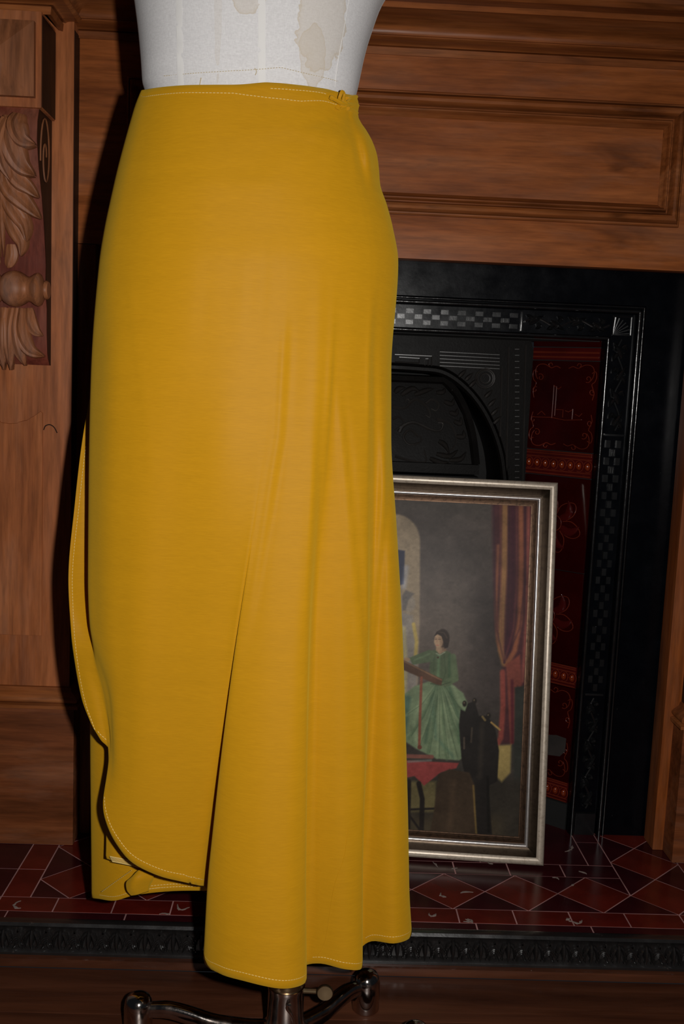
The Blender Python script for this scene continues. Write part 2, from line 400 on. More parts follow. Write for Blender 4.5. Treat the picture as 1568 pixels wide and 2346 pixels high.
# border rows in front (1.5 x 3 inch) and beyond
tw = 0.0773; off = 0.0635
x = HX0
xs = [off+tw*i for i in range(-12, 14)]
for a, b2 in zip(xs[:-1], xs[1:]):
    hrect(a, b2, B0, B1, 'hearth_border')
xs = [off+0.021+0.155*i for i in range(-6, 7)]
for a, b2 in zip(xs[:-1], xs[1:]): hrect(a, b2, 1.2345, B0, 'hearth_dark')
# side border columns outside the diamonds
for xa, xb in ((X0-0.0385, X0), (XE, XE+0.0385)):
    y = B1; 
    while y < 1.55:
        y2 = min(y+0.0773, 1.575); hrect(xa, xb, y, y2, 'hearth_border'); y = y2
for xa, xb in ((HX0+0.005, X0-0.0385), (XE+0.0385, HX1-0.005)):
    y = B1; j = 0
    while y < 1.55:
        y2 = min(y+0.0773*1.0, 1.575); n = max(1, round((xb-xa)/0.152))
        for q in range(n): hrect(xa+(xb-xa)*q/n, xa+(xb-xa)*(q+1)/n, y, y2, 'hearth_dark')
        y = y2
# inner border and the dark tiles under the grate
xi0, xi1 = X0+DX, XE-DX; I0, I1 = R1, 1.4275
n = round((xi1-xi0)/tw)
for i in range(n): hrect(xi0+(xi1-xi0)*i/n, xi0+(xi1-xi0)*(i+1)/n, I0, I1, 'hearth_dark')
for xa, xb in ((xi0, xi0+0.037), (xi1-0.037, xi1)):
    for y in (I1, I1+0.0773): hrect(xa, xb, y, min(y+0.0773, 1.575), 'hearth_dark')
n = 4
for i in range(n): hrect(xi0+0.037+(xi1-xi0-0.074)*i/n, xi0+0.037+(xi1-xi0-0.074)*(i+1)/n, I1, I1+0.1475, 'hearth_dark')
# loose flakes of plaster and mortar on the hearth
rf = random.Random(3)
for px, py, s in ((1310, 1947, 9), (1226, 1973, 6), (1345, 2003, 8), (1010, 2053, 5), (1085, 2045, 12), (1325, 2117, 8), (1062, 2112, 8), (1080, 2108, 5), (1276, 2011, 4), (1310, 2030, 4), (1307, 2105, 5), (30, 2075, 9), (412, 2085, 9), (365, 2095, 9), (1004, 1988, 12), (1035, 1991, 6), (1130, 1980, 6), (990, 2100, 6)):
    p = aZ(px, py, Z_HEARTH); r = s/1700.0
    a0 = rf.uniform(0, 6.28)
    for br in range(rf.choice((1, 1, 2))):
        a = a0+br*2.1+rf.uniform(-.4, .4); x_, y_ = p[0], p[1]; L_, R2 = [], []
        n_ = 5
        for t in range(n_):
            w2 = (0.0009+0.0011*rf.random())*(1-0.75*t/(n_-1)) if br else (0.0008+0.0016*rf.random())*(1.1-abs(2*t/(n_-1)-1))
            L_.append((x_-math.sin(a)*w2, y_+math.cos(a)*w2)); R2.append((x_+math.sin(a)*w2, y_-math.cos(a)*w2))
            x_ += math.cos(a)*r*0.7; y_ += math.sin(a)*r*0.7; a += rf.uniform(-.55, .55)
        if min(q_[1] for q_ in L_+R2) < 1.236: continue
        MB().slab(L_+R2[::-1], Z_HEARTH+0.0001, Z_HEARTH+0.0009).build('mortar_crack', 'dust_grey', hr, smooth=False)
# ------------------------------------------------------------------ fender: moulded black kerb
fd = thing('hearth_fender', (XC, 1.215, 0.0), 'low black moulded fender with repeated leaf ornament along the hearth front', 'fender')
YF = 1.221
prof = [(0.0, 0.0), (0.0, Z_HEARTH+0.004)]
mb = MB()
P = [(1.2335, 0.004), (1.2335, Z_HEARTH+0.0030), (1.229, Z_HEARTH+0.0042), (1.222, Z_HEARTH+0.003), (1.2195, Z_HEARTH-0.0005), (1.2215, Z_HEARTH-0.003), (1.2235, 0.0405), (1.2235, 0.0195), (1.2195, 0.0175), (1.217, 0.0145), (1.217, 0.0115), (1.228, 0.0105)]
mb.grid([[(x, y, z) for y, z in P] for x in np.linspace(HX0, HX1, 40)], close_v=True)
mb.build('kerb_moulding', 'iron_fender', fd, angle=30)
MB().box(HX0, HX1, 1.2085, 1.2335, 0.0, 0.0112).build('wooden_plinth', 'floorboard', fd, bevel=0.001)
def fender_leaf():
    mb = MB(); Yp = -0.001
    z = lambda t: t
    # centre spade: slim neck above, swelling drop below
    lobe(mb, [(0, Yp, 0.0120), (0, Yp-0.001, 0.004), (0, Yp-0.0015, -0.004), (0, Yp-0.001, -0.0120)], 0.0036, 0.0036, ridges=1, sub=4, nx=7)
    for s in (-1, 1):
        # curling side leaf and its beaded ridge
        lobe(mb, [(s*0.0022, Yp, 0.0095), (s*0.0062, Yp-0.001, 0.0060), (s*0.0082, Yp-0.0015, -0.001), (s*0.0072, Yp-0.001, -0.0085)], 0.0026, 0.0034, ridges=2, sub=4, nx=7)
        for q in range(6):
            t = q/5.0; a = 0.9-t*1.9
            mb.ball((s*(0.0028+0.0078*math.cos(a)), Yp-0.0032, 0.0085*math.sin(a)), (0.0011, 0.0013, 0.0013), 6, 4)
        # half of the shell between two leaves
        for j, r in enumerate((0.0030, 0.0052, 0.0074)):
            A = np.linspace(0.15, math.pi/2, 6)
            mb.tube([(s*(0.0182-r*math.cos(t)), Yp-0.0005-0.0006*j, -0.006+1.3*r*math.sin(t)) for t in A], 0.0009, 5)
        lobe(mb, [(s*0.0178, Yp, -0.004), (s*0.0145, Yp-0.001, -0.0075), (s*0.0112, Yp-0.001, -0.0105)], 0.0015, 0.0022, ridges=1, sub=3, nx=5)
        mb.ball((s*0.0182, Yp-0.0005, 0.0098), (0.0018, 0.0016, 0.0018), 6, 4)
    return mb
fm_ = fender_leaf(); fm_.v = [(x*1.0, y*1.7, z*1.12) for x, y, z in fm_.v]
fl_me = fm_.mesh('leaf_ornament', 'iron_fender')
x_first = float(aY(846, 2190, YF)[0]); pitch_f = 0.0363
for i in range(-22, 24):
    x = x_first+i*pitch_f
    if HX0+0.02 < x < HX1-0.02: link('leaf_ornament', fl_me, fd, (x, YF+0.0018, 0.0310))
# ------------------------------------------------------------------ wooden chimneypiece
cp = thing('chimneypiece', (XC, 1.47, 0.05), 'carved brown wooden chimneypiece with panelled frieze around the iron fireplace', 'fireplace surround')
PX1 = float(aY(167, 500, Y_PIL)[0])           # right edge of the left pilaster
PX0 = PX1-0.205; PCX = float(aY(4, 560, 1.42)[0]); PX0 = 2*PCX-PX1
BX1 = float(aY(95, 140, Y_BLOCK)[0]); BX0 = 2*PCX-BX1
XL, XR = PX1-0.01, mx(PX1)+0.01
Z_COR = zf(131)
# frieze board, split by the moulded frame: board behind everything
ft0, ft1 = zf(213), zf(269); fb1, fb0 = zf(443), zf(496)
fxo = float(aY(1564, 380, Y_WOOD)[0]); fxi = float(aY(1517, 380, Y_WOOD)[0])
def wbox(name, x0, x1, y0, y1, z0, z1, mt, bevel=0.0012, parent=None, label=None):
    return MB().box(x0, x1, y0, y1, z0, z1).build(name, mt, parent or cp, bevel=bevel, label=label)
wbox('frieze_board', XL, XR, Y_WOOD, Y_WOOD+0.03, ft0-0.006, Z_COR+0.10, 'wood_horizontal')
wbox('frieze_board', XL, XR, Y_WOOD, Y_WOOD+0.03, Z_WOODBOT, fb0+0.006, 'wood_horizontal')
wbox('frieze_board', XL, mx(fxo)+0.004, Y_WOOD+0.0004, Y_WOOD+0.03, fb0, ft0, 'wood_horizontal', 0)
wbox('frieze_board', fxo-0.004, XR, Y_WOOD+0.0004, Y_WOOD+0.03, fb0, ft0, 'wood_horizontal', 0)
wbox('frieze_panel', mx(fxi)-0.006, fxi+0.006, Y_WOOD+0.006, Y_WOOD+0.028, fb1-0.006, ft1+0.006, 'wood_horizontal', 0)
# mitred panel moulding, four lengths
def torus(s0, s1, d0, hgt, n=7):
    return [(s0+(s1-s0)*(0.5-0.5*math.cos(t)), d0+hgt*math.sin(t)) for t in np.linspace(0, math.pi, n)]
mp = [(0.0, 0.0), (0.0, 0.006), (0.05, 0.008), (0.10, 0.008), (0.115, 0.004)] + torus(0.13, 0.56, 0.004, 0.013) + [(0.58, 0.0015), (0.63, 0.0015)] + torus(0.65, 0.83, 0.001, 0.006, 6) + [(0.86, -0.001), (0.94, -0.003), (1.0, -0.0062)]
out = dict(l=mx(fxo), r=fxo, t=ft0, b=fb0); inn = dict(l=mx(fxi), r=fxi, t=ft1, b=fb1)
def L2(k, s): return out[k]+(inn[k]-out[k])*s
for ends in (('l', 't', 'r', 't'), ('r', 't', 'r', 'b'), ('r', 'b', 'l', 'b'), ('l', 'b', 'l', 't')):
    A = [(L2(ends[0], s), Y_WOOD-d, L2(ends[1], s)) for s, d in mp]; Bp = [(L2(ends[2], s), Y_WOOD-d, L2(ends[3], s)) for s, d in mp]
    seg = 12; rows = [np.array(A)+(np.array(Bp)-np.array(A))*t for t in np.linspace(0, 1, seg)]
    MB().grid(rows).build('panel_moulding', 'wood_moulding', cp, angle=35)
# stiles beside the iron
sx = float(aY(1556, 1250, Y_WOOD)[0])
wbox('stile', sx, XR, Y_WOOD, Y_WOOD+0.042, Z_HEARTH+0.0006, Z_WOODBOT-0.0008, 'wood_stile')
wbox('stile', XL, mx(sx), Y_WOOD, Y_WOOD+0.042, Z_HEARTH+0.0006, Z_WOODBOT-0.0008, 'wood_stile')
# cornice breaking forward over the corbel blocks
cpf = [(0.0, zf(131)), (0.006, zf(130, .006)), (0.007, zf(113, .007)), (0.003, zf(111, .003)), (0.010, zf(109, .01))]
for t in np.linspace(0, 1, 6): cpf.append((0.010+0.016*t**1.6, zf(109-13*t, 0.010+0.016*t**1.6)))
for t in np.linspace(0, math.pi, 6): cpf.append((0.026+0.006*math.sin(t), zf(95-12*(t/math.pi), 0.028)))
for t in np.linspace(0, 1, 9): cpf.append((0.026+0.046*(1-math.cos(t*math.pi/2)), zf(82-58*t, 0.026+0.046*(1-math.cos(t*math.pi/2)))))
cpf += [(0.075, zf(23, .075)), (0.079, zf(21, .079)), (0.079, zf(8, .079)), (0.083, zf(5, .083)), (0.11, zf(-6, .11)), (0.118, zf(-20, .118)), (0.118, zf(-30, .118)), (0.0, zf(-30, .118))]
zs_top = cpf[-1][1]
paths = [[(BX0-0.03, Y_PIL), (BX0, Y_PIL), (BX0, Y_BLOCK), (BX1, Y_BLOCK), (BX1, Y_PIL+0.0), (PX1+0.004, Y_PIL), (PX1+0.004, Y_WOOD), (mx(PX1)-0.004, Y_WOOD), (mx(PX1)-0.004, Y_PIL), (mx(BX1), Y_PIL), (mx(BX1), Y_BLOCK), (mx(BX0), Y_BLOCK), (mx(BX0), Y_PIL), (mx(BX0)+0.03, Y_PIL)]]
# simpler plan: one break around each block
paths = [[(BX0-0.05, Y_WOOD), (BX0, Y_WOOD), (BX0, Y_BLOCK+0.012), (BX1+0.004, Y_BLOCK+0.012), (BX1+0.004, Y_WOOD), (mx(BX1)-0.004, Y_WOOD), (mx(BX1)-0.004, Y_BLOCK+0.012), (mx(BX0), Y_BLOCK+0.012), (mx(BX0), Y_WOOD), (mx(BX0)+0.05, Y_WOOD)]]
for pth in paths: sweep_plan(MB(), pth, cpf).build('cornice_moulding', 'wood_moulding', cp, angle=30)
wbox('mantel_shelf', BX0-0.12, mx(BX0)+0.12, 1.28, 1.53, zs_top, zs_top+0.035, 'wood_horizontal', 0.004)
# ---- pilasters with corbels (the right one mirrors the left)
def build_pilaster(mir):
    fx = (lambda x: mx(x)) if mir else (lambda x: x)
    def bxm(name, x0, x1, y0, y1, z0, z1, mt, bevel=0.0015, label=None):
        a, b2 = sorted((fx(x0), fx(x1))); return wbox(name, a, b2, y0, y1, z0, z1, mt, bevel, label=label)
    def fin(mb, name, mt, label=None, angle=40, smooth=True, bevel=0, parent=None):
        if mir: mb.v = [(mx(x), y, z) for x, y, z in mb.v]
        return mb.build(name, mt, parent or cp, label=label, angle=angle, smooth=smooth, bevel=bevel)
    zcap = zY(130, 66, Y_PIL)
    z_base = zY(60, 1570, Y_PIL)
    bxm('pilaster', PX0, PX1, Y_PIL, 1.525, z_base-0.03, zcap+0.10, 'wood_vertical')
    fin(MB().box(PX1-0.0001, PX1+0.0006, Y_PIL+0.002, Y_WOOD, z_base, zcap), 'pilaster_side', 'wood_dark', smooth=False)
    # base moulding and plinth
    zp = zY(60, 1621, Y_PIL-0.012)
    pf = [(0.0, z_base), (0.003, z_base-0.001), (0.004, z_base-0.006), (0.006, z_base-0.008)]
    pf += [(0.006+0.009*math.sin(t), z_base-0.008-0.018*t/math.pi) for t in np.linspace(0.2, math.pi*0.8, 6)] + [(0.010, zp+0.007), (0.016, zp+0.005), (0.016, zp)]
    mb = sweep_plan(MB(), [(PX0, 1.50), (PX0, Y_PIL), (PX1, Y_PIL), (PX1, 1.50)], pf)
    fin(mb, 'base_moulding', 'wood_moulding')
    bxm('plinth', PX0-0.012, PX1+0.010, Y_PIL-0.012, 1.525, Z_HEARTH+0.0006, zp, 'wood_plinth', 0.002)
    fin(MB().box(PX0-0.0118, PX1+0.0098, Y_PIL-0.0118, Y_PIL+0.002, zp, zp+0.0012), 'dust_line', 'dust_grey', smooth=False)
    # incised shaped panel on the shaft
    yp = Y_PIL-0.0016
    def pp(px, py): q = aY(px, py, yp); return (q[0], q[2])
    top = [pp(0, 965), pp(18, 970), pp(40, 969), pp(62, 962), pp(82, 950), pp(93, 942), pp(97, 946), pp(93, 1200), pp(90, 1458), pp(0, 1453)]
    full = top + [(2*PCX-x, z) for x, z in top[::-1]]
    tp = top[:7]; zlo = top[9][1]
    half_ = [(x, z) for x, z in tp]; allp = [(2*PCX-x, z) for x, z in half_[::-1]] + half_
    allp = sorted(allp); allp = [p for i, p in enumerate(allp) if i == 0 or p[0]-allp[i-1][0] > 1e-4]
    rows = [[(x, Y_PIL+.001, zlo-.001), (x, yp, zlo), (x, yp, zlo+(z-zlo)*.5), (x, yp, z-.0006), (x, Y_PIL+.001, z+.0006)] for x, z in allp]
    rows = [[(r[0][0]-.001, Y_PIL+.001, r[2]) for r in [(q,)+(0, q[2]) for q in rows[0]]]] + rows + [[(q[0]+.001, Y_PIL+.001, q[2]) for q in rows[-1]]]
    fin(MB().grid(rows), 'shaped_panel', 'wood_vertical', angle=25)
    arc = [aY(100, 985, Y_PIL), aY(104, 976, Y_PIL), aY(114, 973, Y_PIL), aY(124, 979, Y_PIL), aY(131, 992, Y_PIL)]
    fin(MB().tube(catmull(arc, 4), 0.0008, 6), 'incised_line', 'wood_dark')
    # block with pyramid face
    zb0, zb1 = zY(50, 245, Y_BLOCK), zY(50, 31, Y_BLOCK)
    bxm('corbel_block', BX0, BX1, Y_BLOCK, Y_PIL, zb0, zb1+0.004, 'wood_vertical', 0.0015)
    fin(MB().box(BX1-0.0002, BX1+0.0006, Y_BLOCK+0.0025, Y_PIL-0.001, zb0+0.002, zb1), 'block_side', 'wood_dark', smooth=False)
    qx1 = float(aY(78, 130, Y_BLOCK-0.008)[0]); qx0 = 2*PCX-qx1; qz0, qz1 = zY(50, 220, Y_BLOCK-.008), zY(50, 46, Y_BLOCK-.008)
    y1, y2 = Y_BLOCK-0.009, Y_BLOCK-0.020; cx, cz = PCX, (qz0+qz1)/2
    vs = [(qx0, Y_BLOCK, qz0), (qx1, Y_BLOCK, qz0), (qx1, Y_BLOCK, qz1), (qx0, Y_BLOCK, qz1), (qx0, y1, qz0), (qx1, y1, qz0), (qx1, y1, qz1), (qx0, y1, qz1), (cx, y2, cz)]
    fin(MB().add(vs, [(0,1,5,4), (1,2,6,5), (2,3,7,6), (3,0,4,7), (4,5,8), (5,6,8), (6,7,8), (7,4,8)]), 'pyramid_boss', 'wood_carved', smooth=False)
    # corbel body: S-curve side, in y,z
    zt = zb0; tabs = [(246, .064), (275, .072), (320, .074), (380, .066), (450, .050), (520, .038), (600, .028), (660, .030), (705, .022), (760, .022), (815, .018), (835, .006)]
    zz = [zY(60, a, Y_PIL-b2) for a, b2 in tabs]; zz[0] = zt; dd = [b2 for a, b2 in tabs]
    hw = PX1-0.033-PCX
    hw = float(aY(104, 560, Y_PIL-0.03)[0])-PCX
    zq = np.linspace(zz[0], zz[-1], 40); dq = np.interp(-zq, [-z for z in zz], dd)
    rows = []
    for z, d in zip(zq, dq):
        rows.append([(PCX-hw, Y_PIL, z), (PCX-hw, Y_PIL-d, z), (PCX-hw*0.5, Y_PIL-d-0.001, z), (PCX, Y_PIL-d-0.0015, z), (PCX+hw*0.5, Y_PIL-d-0.001, z), (PCX+hw, Y_PIL-d, z), (PCX+hw, Y_PIL, z)])
    fin(MB().grid(rows), 'corbel', 'wood_redground', angle=35)
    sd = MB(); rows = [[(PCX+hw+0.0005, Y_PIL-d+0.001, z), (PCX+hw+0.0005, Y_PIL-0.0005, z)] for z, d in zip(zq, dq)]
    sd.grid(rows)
    fin(sd, 'corbel_side', 'wood_dark', smooth=False)
    # incised volute on the side
    vz = float(np.interp(0, [0], [zY(105, 330, Y_PIL-0.03)]))
    sp = [(PCX+hw+0.0012, Y_PIL-0.036+(0.004+0.0035*t)*math.cos(t*1.6)*1.0, vz-0.018+(0.007+0.0085*t)*math.sin(t*1.6)) for t in np.linspace(0, 6, 40)]
    sp = [p for p in sp if p[1] < Y_PIL-0.004]
    fin(MB().tube(sp, 0.0011, 5), 'volute', 'wood_carved')
    def front(z): return float(np.interp(-z, [-k for k in zz], dd))
    def P3(px, py, lift=0.0):
        y = Y_PIL-0.03
        for _ in range(4): y = Y_PIL-front(aY(px, py, y)[2])-lift
        return aY(px, py, y)
    def leaf(pts, w, h, ridges=3, curl=0.004):
        for s in (1, -1):
            mb = MB(); C = [P3(px, py, 0.001) for px, py in pts]
            if s < 0: C = [np.array((2*PCX-c[0], c[1], c[2])) for c in C]
            lobe(mb, C, w, h, ridges=ridges, curl=curl, sub=7, nx=13)
            fin(mb, 'carved_leaf', 'wood_carved')
    U = 1.42/2300
    leaf([(8, 268), (14, 330), (6, 420), (5, 500), (10, 590)], 14*U, 0.006, 1, 0)
    leaf([(26, 560), (28, 585), (22, 605), (18, 614)], 16*U, 0.006, 2, 0)
    leaf([(16, 470), (34, 520), (52, 555), (50, 588)], 23*U, 0.006, 3, 0.003)
    leaf([(10, 420), (30, 470), (58, 515), (64, 556)], 26*U, 0.007, 3, 0.003)
    leaf([(6, 380), (26, 430), (62, 468), (97, 503)], 28*U, 0.008, 3, 0.004)
    leaf([(12, 350), (38, 405), (66, 430), (92, 455)], 23*U, 0.008, 3, 0.004)
    leaf([(18, 272), (5, 320), (12, 375), (30, 418)], 25*U, 0.010, 3, 0.005)
    leaf([(28, 266), (26, 320), (48, 375), (84, 406)], 33*U, 0.011, 3, 0.006)
    leaf([(46, 262), (40, 290), (54, 322), (86, 336)], 26*U, 0.013, 3, 0.007)
    # turned bobbin across the corbel
    zc = zY(50, 662, Y_PIL-0.035); yc = Y_PIL-0.034; u = 1.42/2300
    pr = [(18, 108), (21, 104), (21, 100), (14, 99), (17, 97), (27, 94), (35, 90), (38, 85), (36, 79), (31, 72), (28, 66), (29, 61), (34, 54), (39, 45), (41, 34), (39, 22), (33, 11), (26, 5)]
    prof = [(max(r*u*0.98, 0.002), (px-4)*u) for r, px in pr]; prof = prof + [(r, -h) for r, h in prof[::-1]]
    fin(MB().lathe(prof, (PCX, yc, zc), 'x', 24), 'turned_bobbin', 'wood_carved')
    # lower leaf spray
    leaf([(14, 705), (8, 750), (8, 800), (8, 846)], 14*U, 0.008, 1, 0)
    leaf([(30, 706), (24, 750), (24, 800), (26, 848)], 17*U, 0.008, 2, 0.002)
    leaf([(40, 706), (36, 755), (46, 805), (60, 838)], 20*U, 0.008, 2, 0.003)
    leaf([(50, 706), (48, 755), (68, 800), (104, 817)], 23*U, 0.009, 3, 0.004)
    leaf([(66, 706), (70, 735), (82, 758), (100, 770)], 17*U, 0.008, 2, 0.003)
build_pilaster(False); build_pilaster(True)
# ------------------------------------------------------------------ cast iron fireplace insert
fi = thing('fireplace_insert', (XC, 1.56, Z_HEARTH), 'black cast-iron fireplace insert with red tiled cheeks and a moulded hood', 'fireplace')
OX, OZ = 0.586, Z_WOODBOT+0.012
ix = float(aY(1386, 790, Y_IRON)[0]); iz = zY(1385, 781, Y_IRON)
sw = OX-ix; st = OZ-iz
x1480 = float(aY(1479, 720, Y_IRON)[0]); s1 = OX-x1480; t1 = OZ-zY(900, 676, Y_IRON)
def smap(s):    # s: x-distance in from the outer edge -> z-distance
    return s*t1/s1 if s < s1 else t1+(s-s1)*(st-t1)/(sw-s1)
w_ = sw-s1
pf = [(0, 0), (s1-0.001, 0)] + [(s1+q*w_, d+0.001) for q, d in torus(0.0, 0.085, 0.0, 0.0035, 9)] + [(s1+q*w_, d) for q, d in torus(0.10, 0.23, 0.001, 0.006, 9)] + [(s1+.24*w_, -.005), (s1+.86*w_, -.005)] + [(s1+q*w_, d) for q, d in torus(0.87, 0.985, 0.001, 0.005, 9)] + [(s1+w_, -.004), (s1+w_, -.016)]
rows = []
for s, d in pf:
    y = Y_IRON-d; X = OX-s; Z = OZ-smap(s)
    rows.append([(mx(X), y, Z_HEARTH), (mx(X), y, 0.3), (mx(X), y, 0.6), (mx(X), y, Z), (XC-0.2, y, Z), (XC+0.2, y, Z), (X, y, Z), (X, y, 0.6), (X, y, 0.3), (X, y, Z_HEARTH)])
MB().grid(rows).build('iron_frame', 'iron_black', fi, angle=30)
# polished beads along the frame mouldings
for q_, d_, r_ in ((0.165, 0.0052, 0.0026), (0.045, 0.0030, 0.0016), (0.93, 0.0042, 0.0024)):
    s_b = s1+q_*w_; Xb, Zb, Yb = OX-s_b, OZ-smap(s_b), Y_IRON-d_
    for a, b2 in (((Xb, Z_HEARTH), (Xb, Zb)), ((mx(Xb), Z_HEARTH), (mx(Xb), Zb)), ((mx(Xb), Zb), (Xb, Zb))):
        MB().tube([(a[0]+(b2[0]-a[0])*t, Yb, a[1]+(b2[1]-a[1])*t) for t in np.linspace(0, 1, 12)], r_, 12).build('frame_bead', 'iron_bead', fi)
# ornament in the sunk band of the frame
band_c = s1+0.56*w_; band_w = 0.50*w_; yb = Y_IRON+0.005
xb = OX-band_c; zb = OZ-smap(band_c); hb = band_w/2
def checker(name, horizontal, a0, a1, fixed, w, mirror=False):
    mb = MB(); cell = 0.0130; n = int((a1-a0)/cell); r = w/3
    for i in range(n):
        c = a0+(i+0.5)*(a1-a0)/n
        for j in (-1, 0, 1):
            if (i+j) % 2: continue
            h = 0.006 if j == 0 else 0.0045
            g = (a1-a0)/n*0.42; q = r*0.40; f0 = fixed+j*r
            if horizontal: mb.box(c-g, c+g, yb-h, yb+0.001, f0-q, f0+q)
            else: mb.box(f0-q, f0+q, yb-h, yb+0.001, c-g, c+g)
            if j == 0:
                for e in (-0.5, 0.5):
                    if horizontal: mb.box(c+e*g-g*.12, c+e*g+g*.12, yb-h-0.001, yb-h, f0-q*.8, f0+q*.8)
                    else: mb.box(f0+e*q-q*.12, f0+e*q+q*.12, yb-h-0.001, yb-h, c-g*.8, c+g*.8)
    if mirror: mb.v = [(mx(x), y, z) for x, y, z in mb.v]
    mb.build(name, 'iron_ornament', fi, bevel=0, smooth=False, kind='stuff')
def foliage(name, horizontal, a0, a1, fixed, w, seed, mirror=False):
    rr = random.Random(seed); mb = MB(); L = a1-a0; n = max(3, round(L/(w*1.25)))
    def pt(a, o, d): return (a, yb-1.5*d, fixed+o) if horizontal else (fixed+o, yb-1.5*d, a)
    mb.tube([pt(a0+L*t, 0.22*w*math.sin(t*n*math.pi), 0.003) for t in np.linspace(0, 1, n*8)], 0.0017, 6)
    for i in range(n):
        a = a0+(i+0.5)*L/n; s = 1 if i % 2 == 0 else -1
        lobe(mb, [pt(a-0.3*L/n, -s*0.1*w, .002), pt(a, s*0.12*w, .003), pt(a+0.35*L/n, s*0.40*w, .002)], 0.19*w, 0.0060, ridges=2, sub=3, nx=7)
        lobe(mb, [pt(a-0.1*L/n, s*0.1*w, .002), pt(a-0.25*L/n, s*0.30*w, .003), pt(a-0.45*L/n, s*0.42*w, .002)], 0.16*w, 0.0055, ridges=2, sub=3, nx=7)
        lobe(mb, [pt(a+0.1*L/n, -s*0.05*w, .002), pt(a+0.2*L/n, -s*0.25*w, .003), pt(a+0.02*L/n, -s*0.42*w, .002)], 0.16*w, 0.0055, ridges=2, sub=3, nx=7)
        A = np.linspace(0, 5.2, 12)
        mb.tube([pt(a+(0.05+0.02*t)*w*math.cos(t+rr.random()), s*0.28*w+(0.05+0.02*t)*w*math.sin(t), .0035) for t in A], 0.0009, 5)
        for q in range(3): mb.ball(pt(a+rr.uniform(-.4, .4)*L/n, rr.uniform(-.4, .4)*w, .0015), 0.0016, 6, 4)
    if mirror: mb.v = [(mx(x), y, z) for x, y, z in mb.v]
    mb.build(name, 'iron_ornament', fi, kind='stuff')
xf0 = float(aY(1204, 735, Y_IRON)[0]); xf1 = float(aY(1398, 740, Y_IRON)[0])
zv1 = zY(1432, 778, Y_IRON); zv0 = zY(1415, 987, Y_IRON); zd1 = zY(1412, 1008, Y_IRON); zd0 = zY(1375, 1585, Y_IRON); zl1 = zY(1372, 1600, Y_IRON); zl0 = zY(1350, 1852, Y_IRON)
checker('checker_relief', True, mx(xf0)+0.010, xf0-0.010, zb, band_w*0.85)
for mir, sd_ in ((False, 1), (True, 2)):
    foliage('foliage_relief', True, xf0, xf1, zb, band_w*0.85, 11, mir)
    foliage('foliage_relief', False, zv0, zv1, xb, band_w*0.85, 12, mir)
    checker('checker_relief', False, zd0, zd1, xb, band_w*0.85, mir)
    foliage('foliage_relief', False, zl0, zl1, xb, band_w*0.8, 13, mir)
    mb = MB()
    for t in np.linspace(0.08, math.pi/2-0.08, 7):   # fan in the corner block
        c0 = np.array((xb-hb*0.9, zb-hb*0.9)); e = c0+np.array((math.cos(t), math.sin(t)))*hb*1.75
        e = np.minimum(e, [xb+hb*.85, zb+hb*.85])
        mb.tube([(c0[0], yb-.001, c0[1]), (e[0], yb-.002, e[1])], [0.0006, 0.0016], 5)
    for a, b2 in (((-.95, -.95), (.95, -.95)), ((.95, -.95), (.95, .95)), ((.95, .95), (-.95, .95)), ((-.95, .95), (-.95, -.95))):
        mb.tube([(xb+hb*a[0], yb-.001, zb+hb*a[1]), (xb+hb*b2[0], yb-.001, zb+hb*b2[1])], 0.0010, 5)
    if mir: mb.v = [(mx(x), y, z) for x, y, z in mb.v]
    mb.build('corner_fan', 'iron_ornament', fi)
    for bxs in [(xb-hb, xb+hb, yb-.0045, yb+.001, zz_-.0016, zz_+.0016) for zz_ in ((zv0+zd1)/2, (zd0+zl1)/2)] + [(xf0-.006, xf0-.003, yb-.0045, yb+.001, zb-hb, zb+hb), (xb-hb*1.1, xb+hb*1.1, yb-.008, yb+.001, Z_HEARTH, zl0-0.008)]:
        mb = MB().box(*bxs)
        if mir: mb.v = [(mx(x), y, z) for x, y, z in mb.v]
        mb.build('band_divider', 'iron_ornament', fi, bevel=0.0006)
# ---- tiled cheeks
A_ = np.array((ix-0.001, Y_IRON+0.014)); B_ = np.array((float(aY(1208, 1000, 1.625)[0]), 1.625)); CW = float(np.linalg.norm(B_-A_)); du = (B_-A_)/CW
nrm2 = np.array((-du[1], du[0])); nrm2 = nrm2 if nrm2[1] < 0 else -nrm2      # towards the room
def ck(u, z, d=0.0):     # u across the cheek from the outer edge, d proud
    q = A_+du*u+nrm2*d; return (q[0], q[1], z)
def zc_(px, py): return zY(px, py, A_[1])
zt_list = [zc_(1384, 797), zc_(1378, 828), zc_(1365, 1040), zc_(1360, 1099), zc_(1347, 1316), zc_(1336, 1530), zc_(1332, 1580), zc_(1314, 1795), zc_(1309, 1842)]
zt_list = [iz+0.004] + zt_list
kinds = ['plain', 'band', 'relief', 'beads', 'rose', 'rose', 'beads', 'relief', 'beads']
def tile_box(mb, z0, z1, d0, d1, u0=0.001, u1=None):
    u1 = CW-0.001 if u1 is None else u1
    vs = [ck(u, z, d) for d in (d0, d1) for z in (z0, z1) for u in (u0, u1)]
    return mb.add(vs, [(0,2,3,1), (4,5,7,6), (0,1,5,4), (2,6,7,3), (0,4,6,2), (1,3,7,5)])
def curl(cx, cz, r, a0, turns, n=14, shrink=0.75):
    return [(cx+r*(1-shrink*t)*math.cos(a0+turns*t*6.283), cz+r*(1-shrink*t)*math.sin(a0+turns*t*6.283)) for t in np.linspace(0, 1, n)]
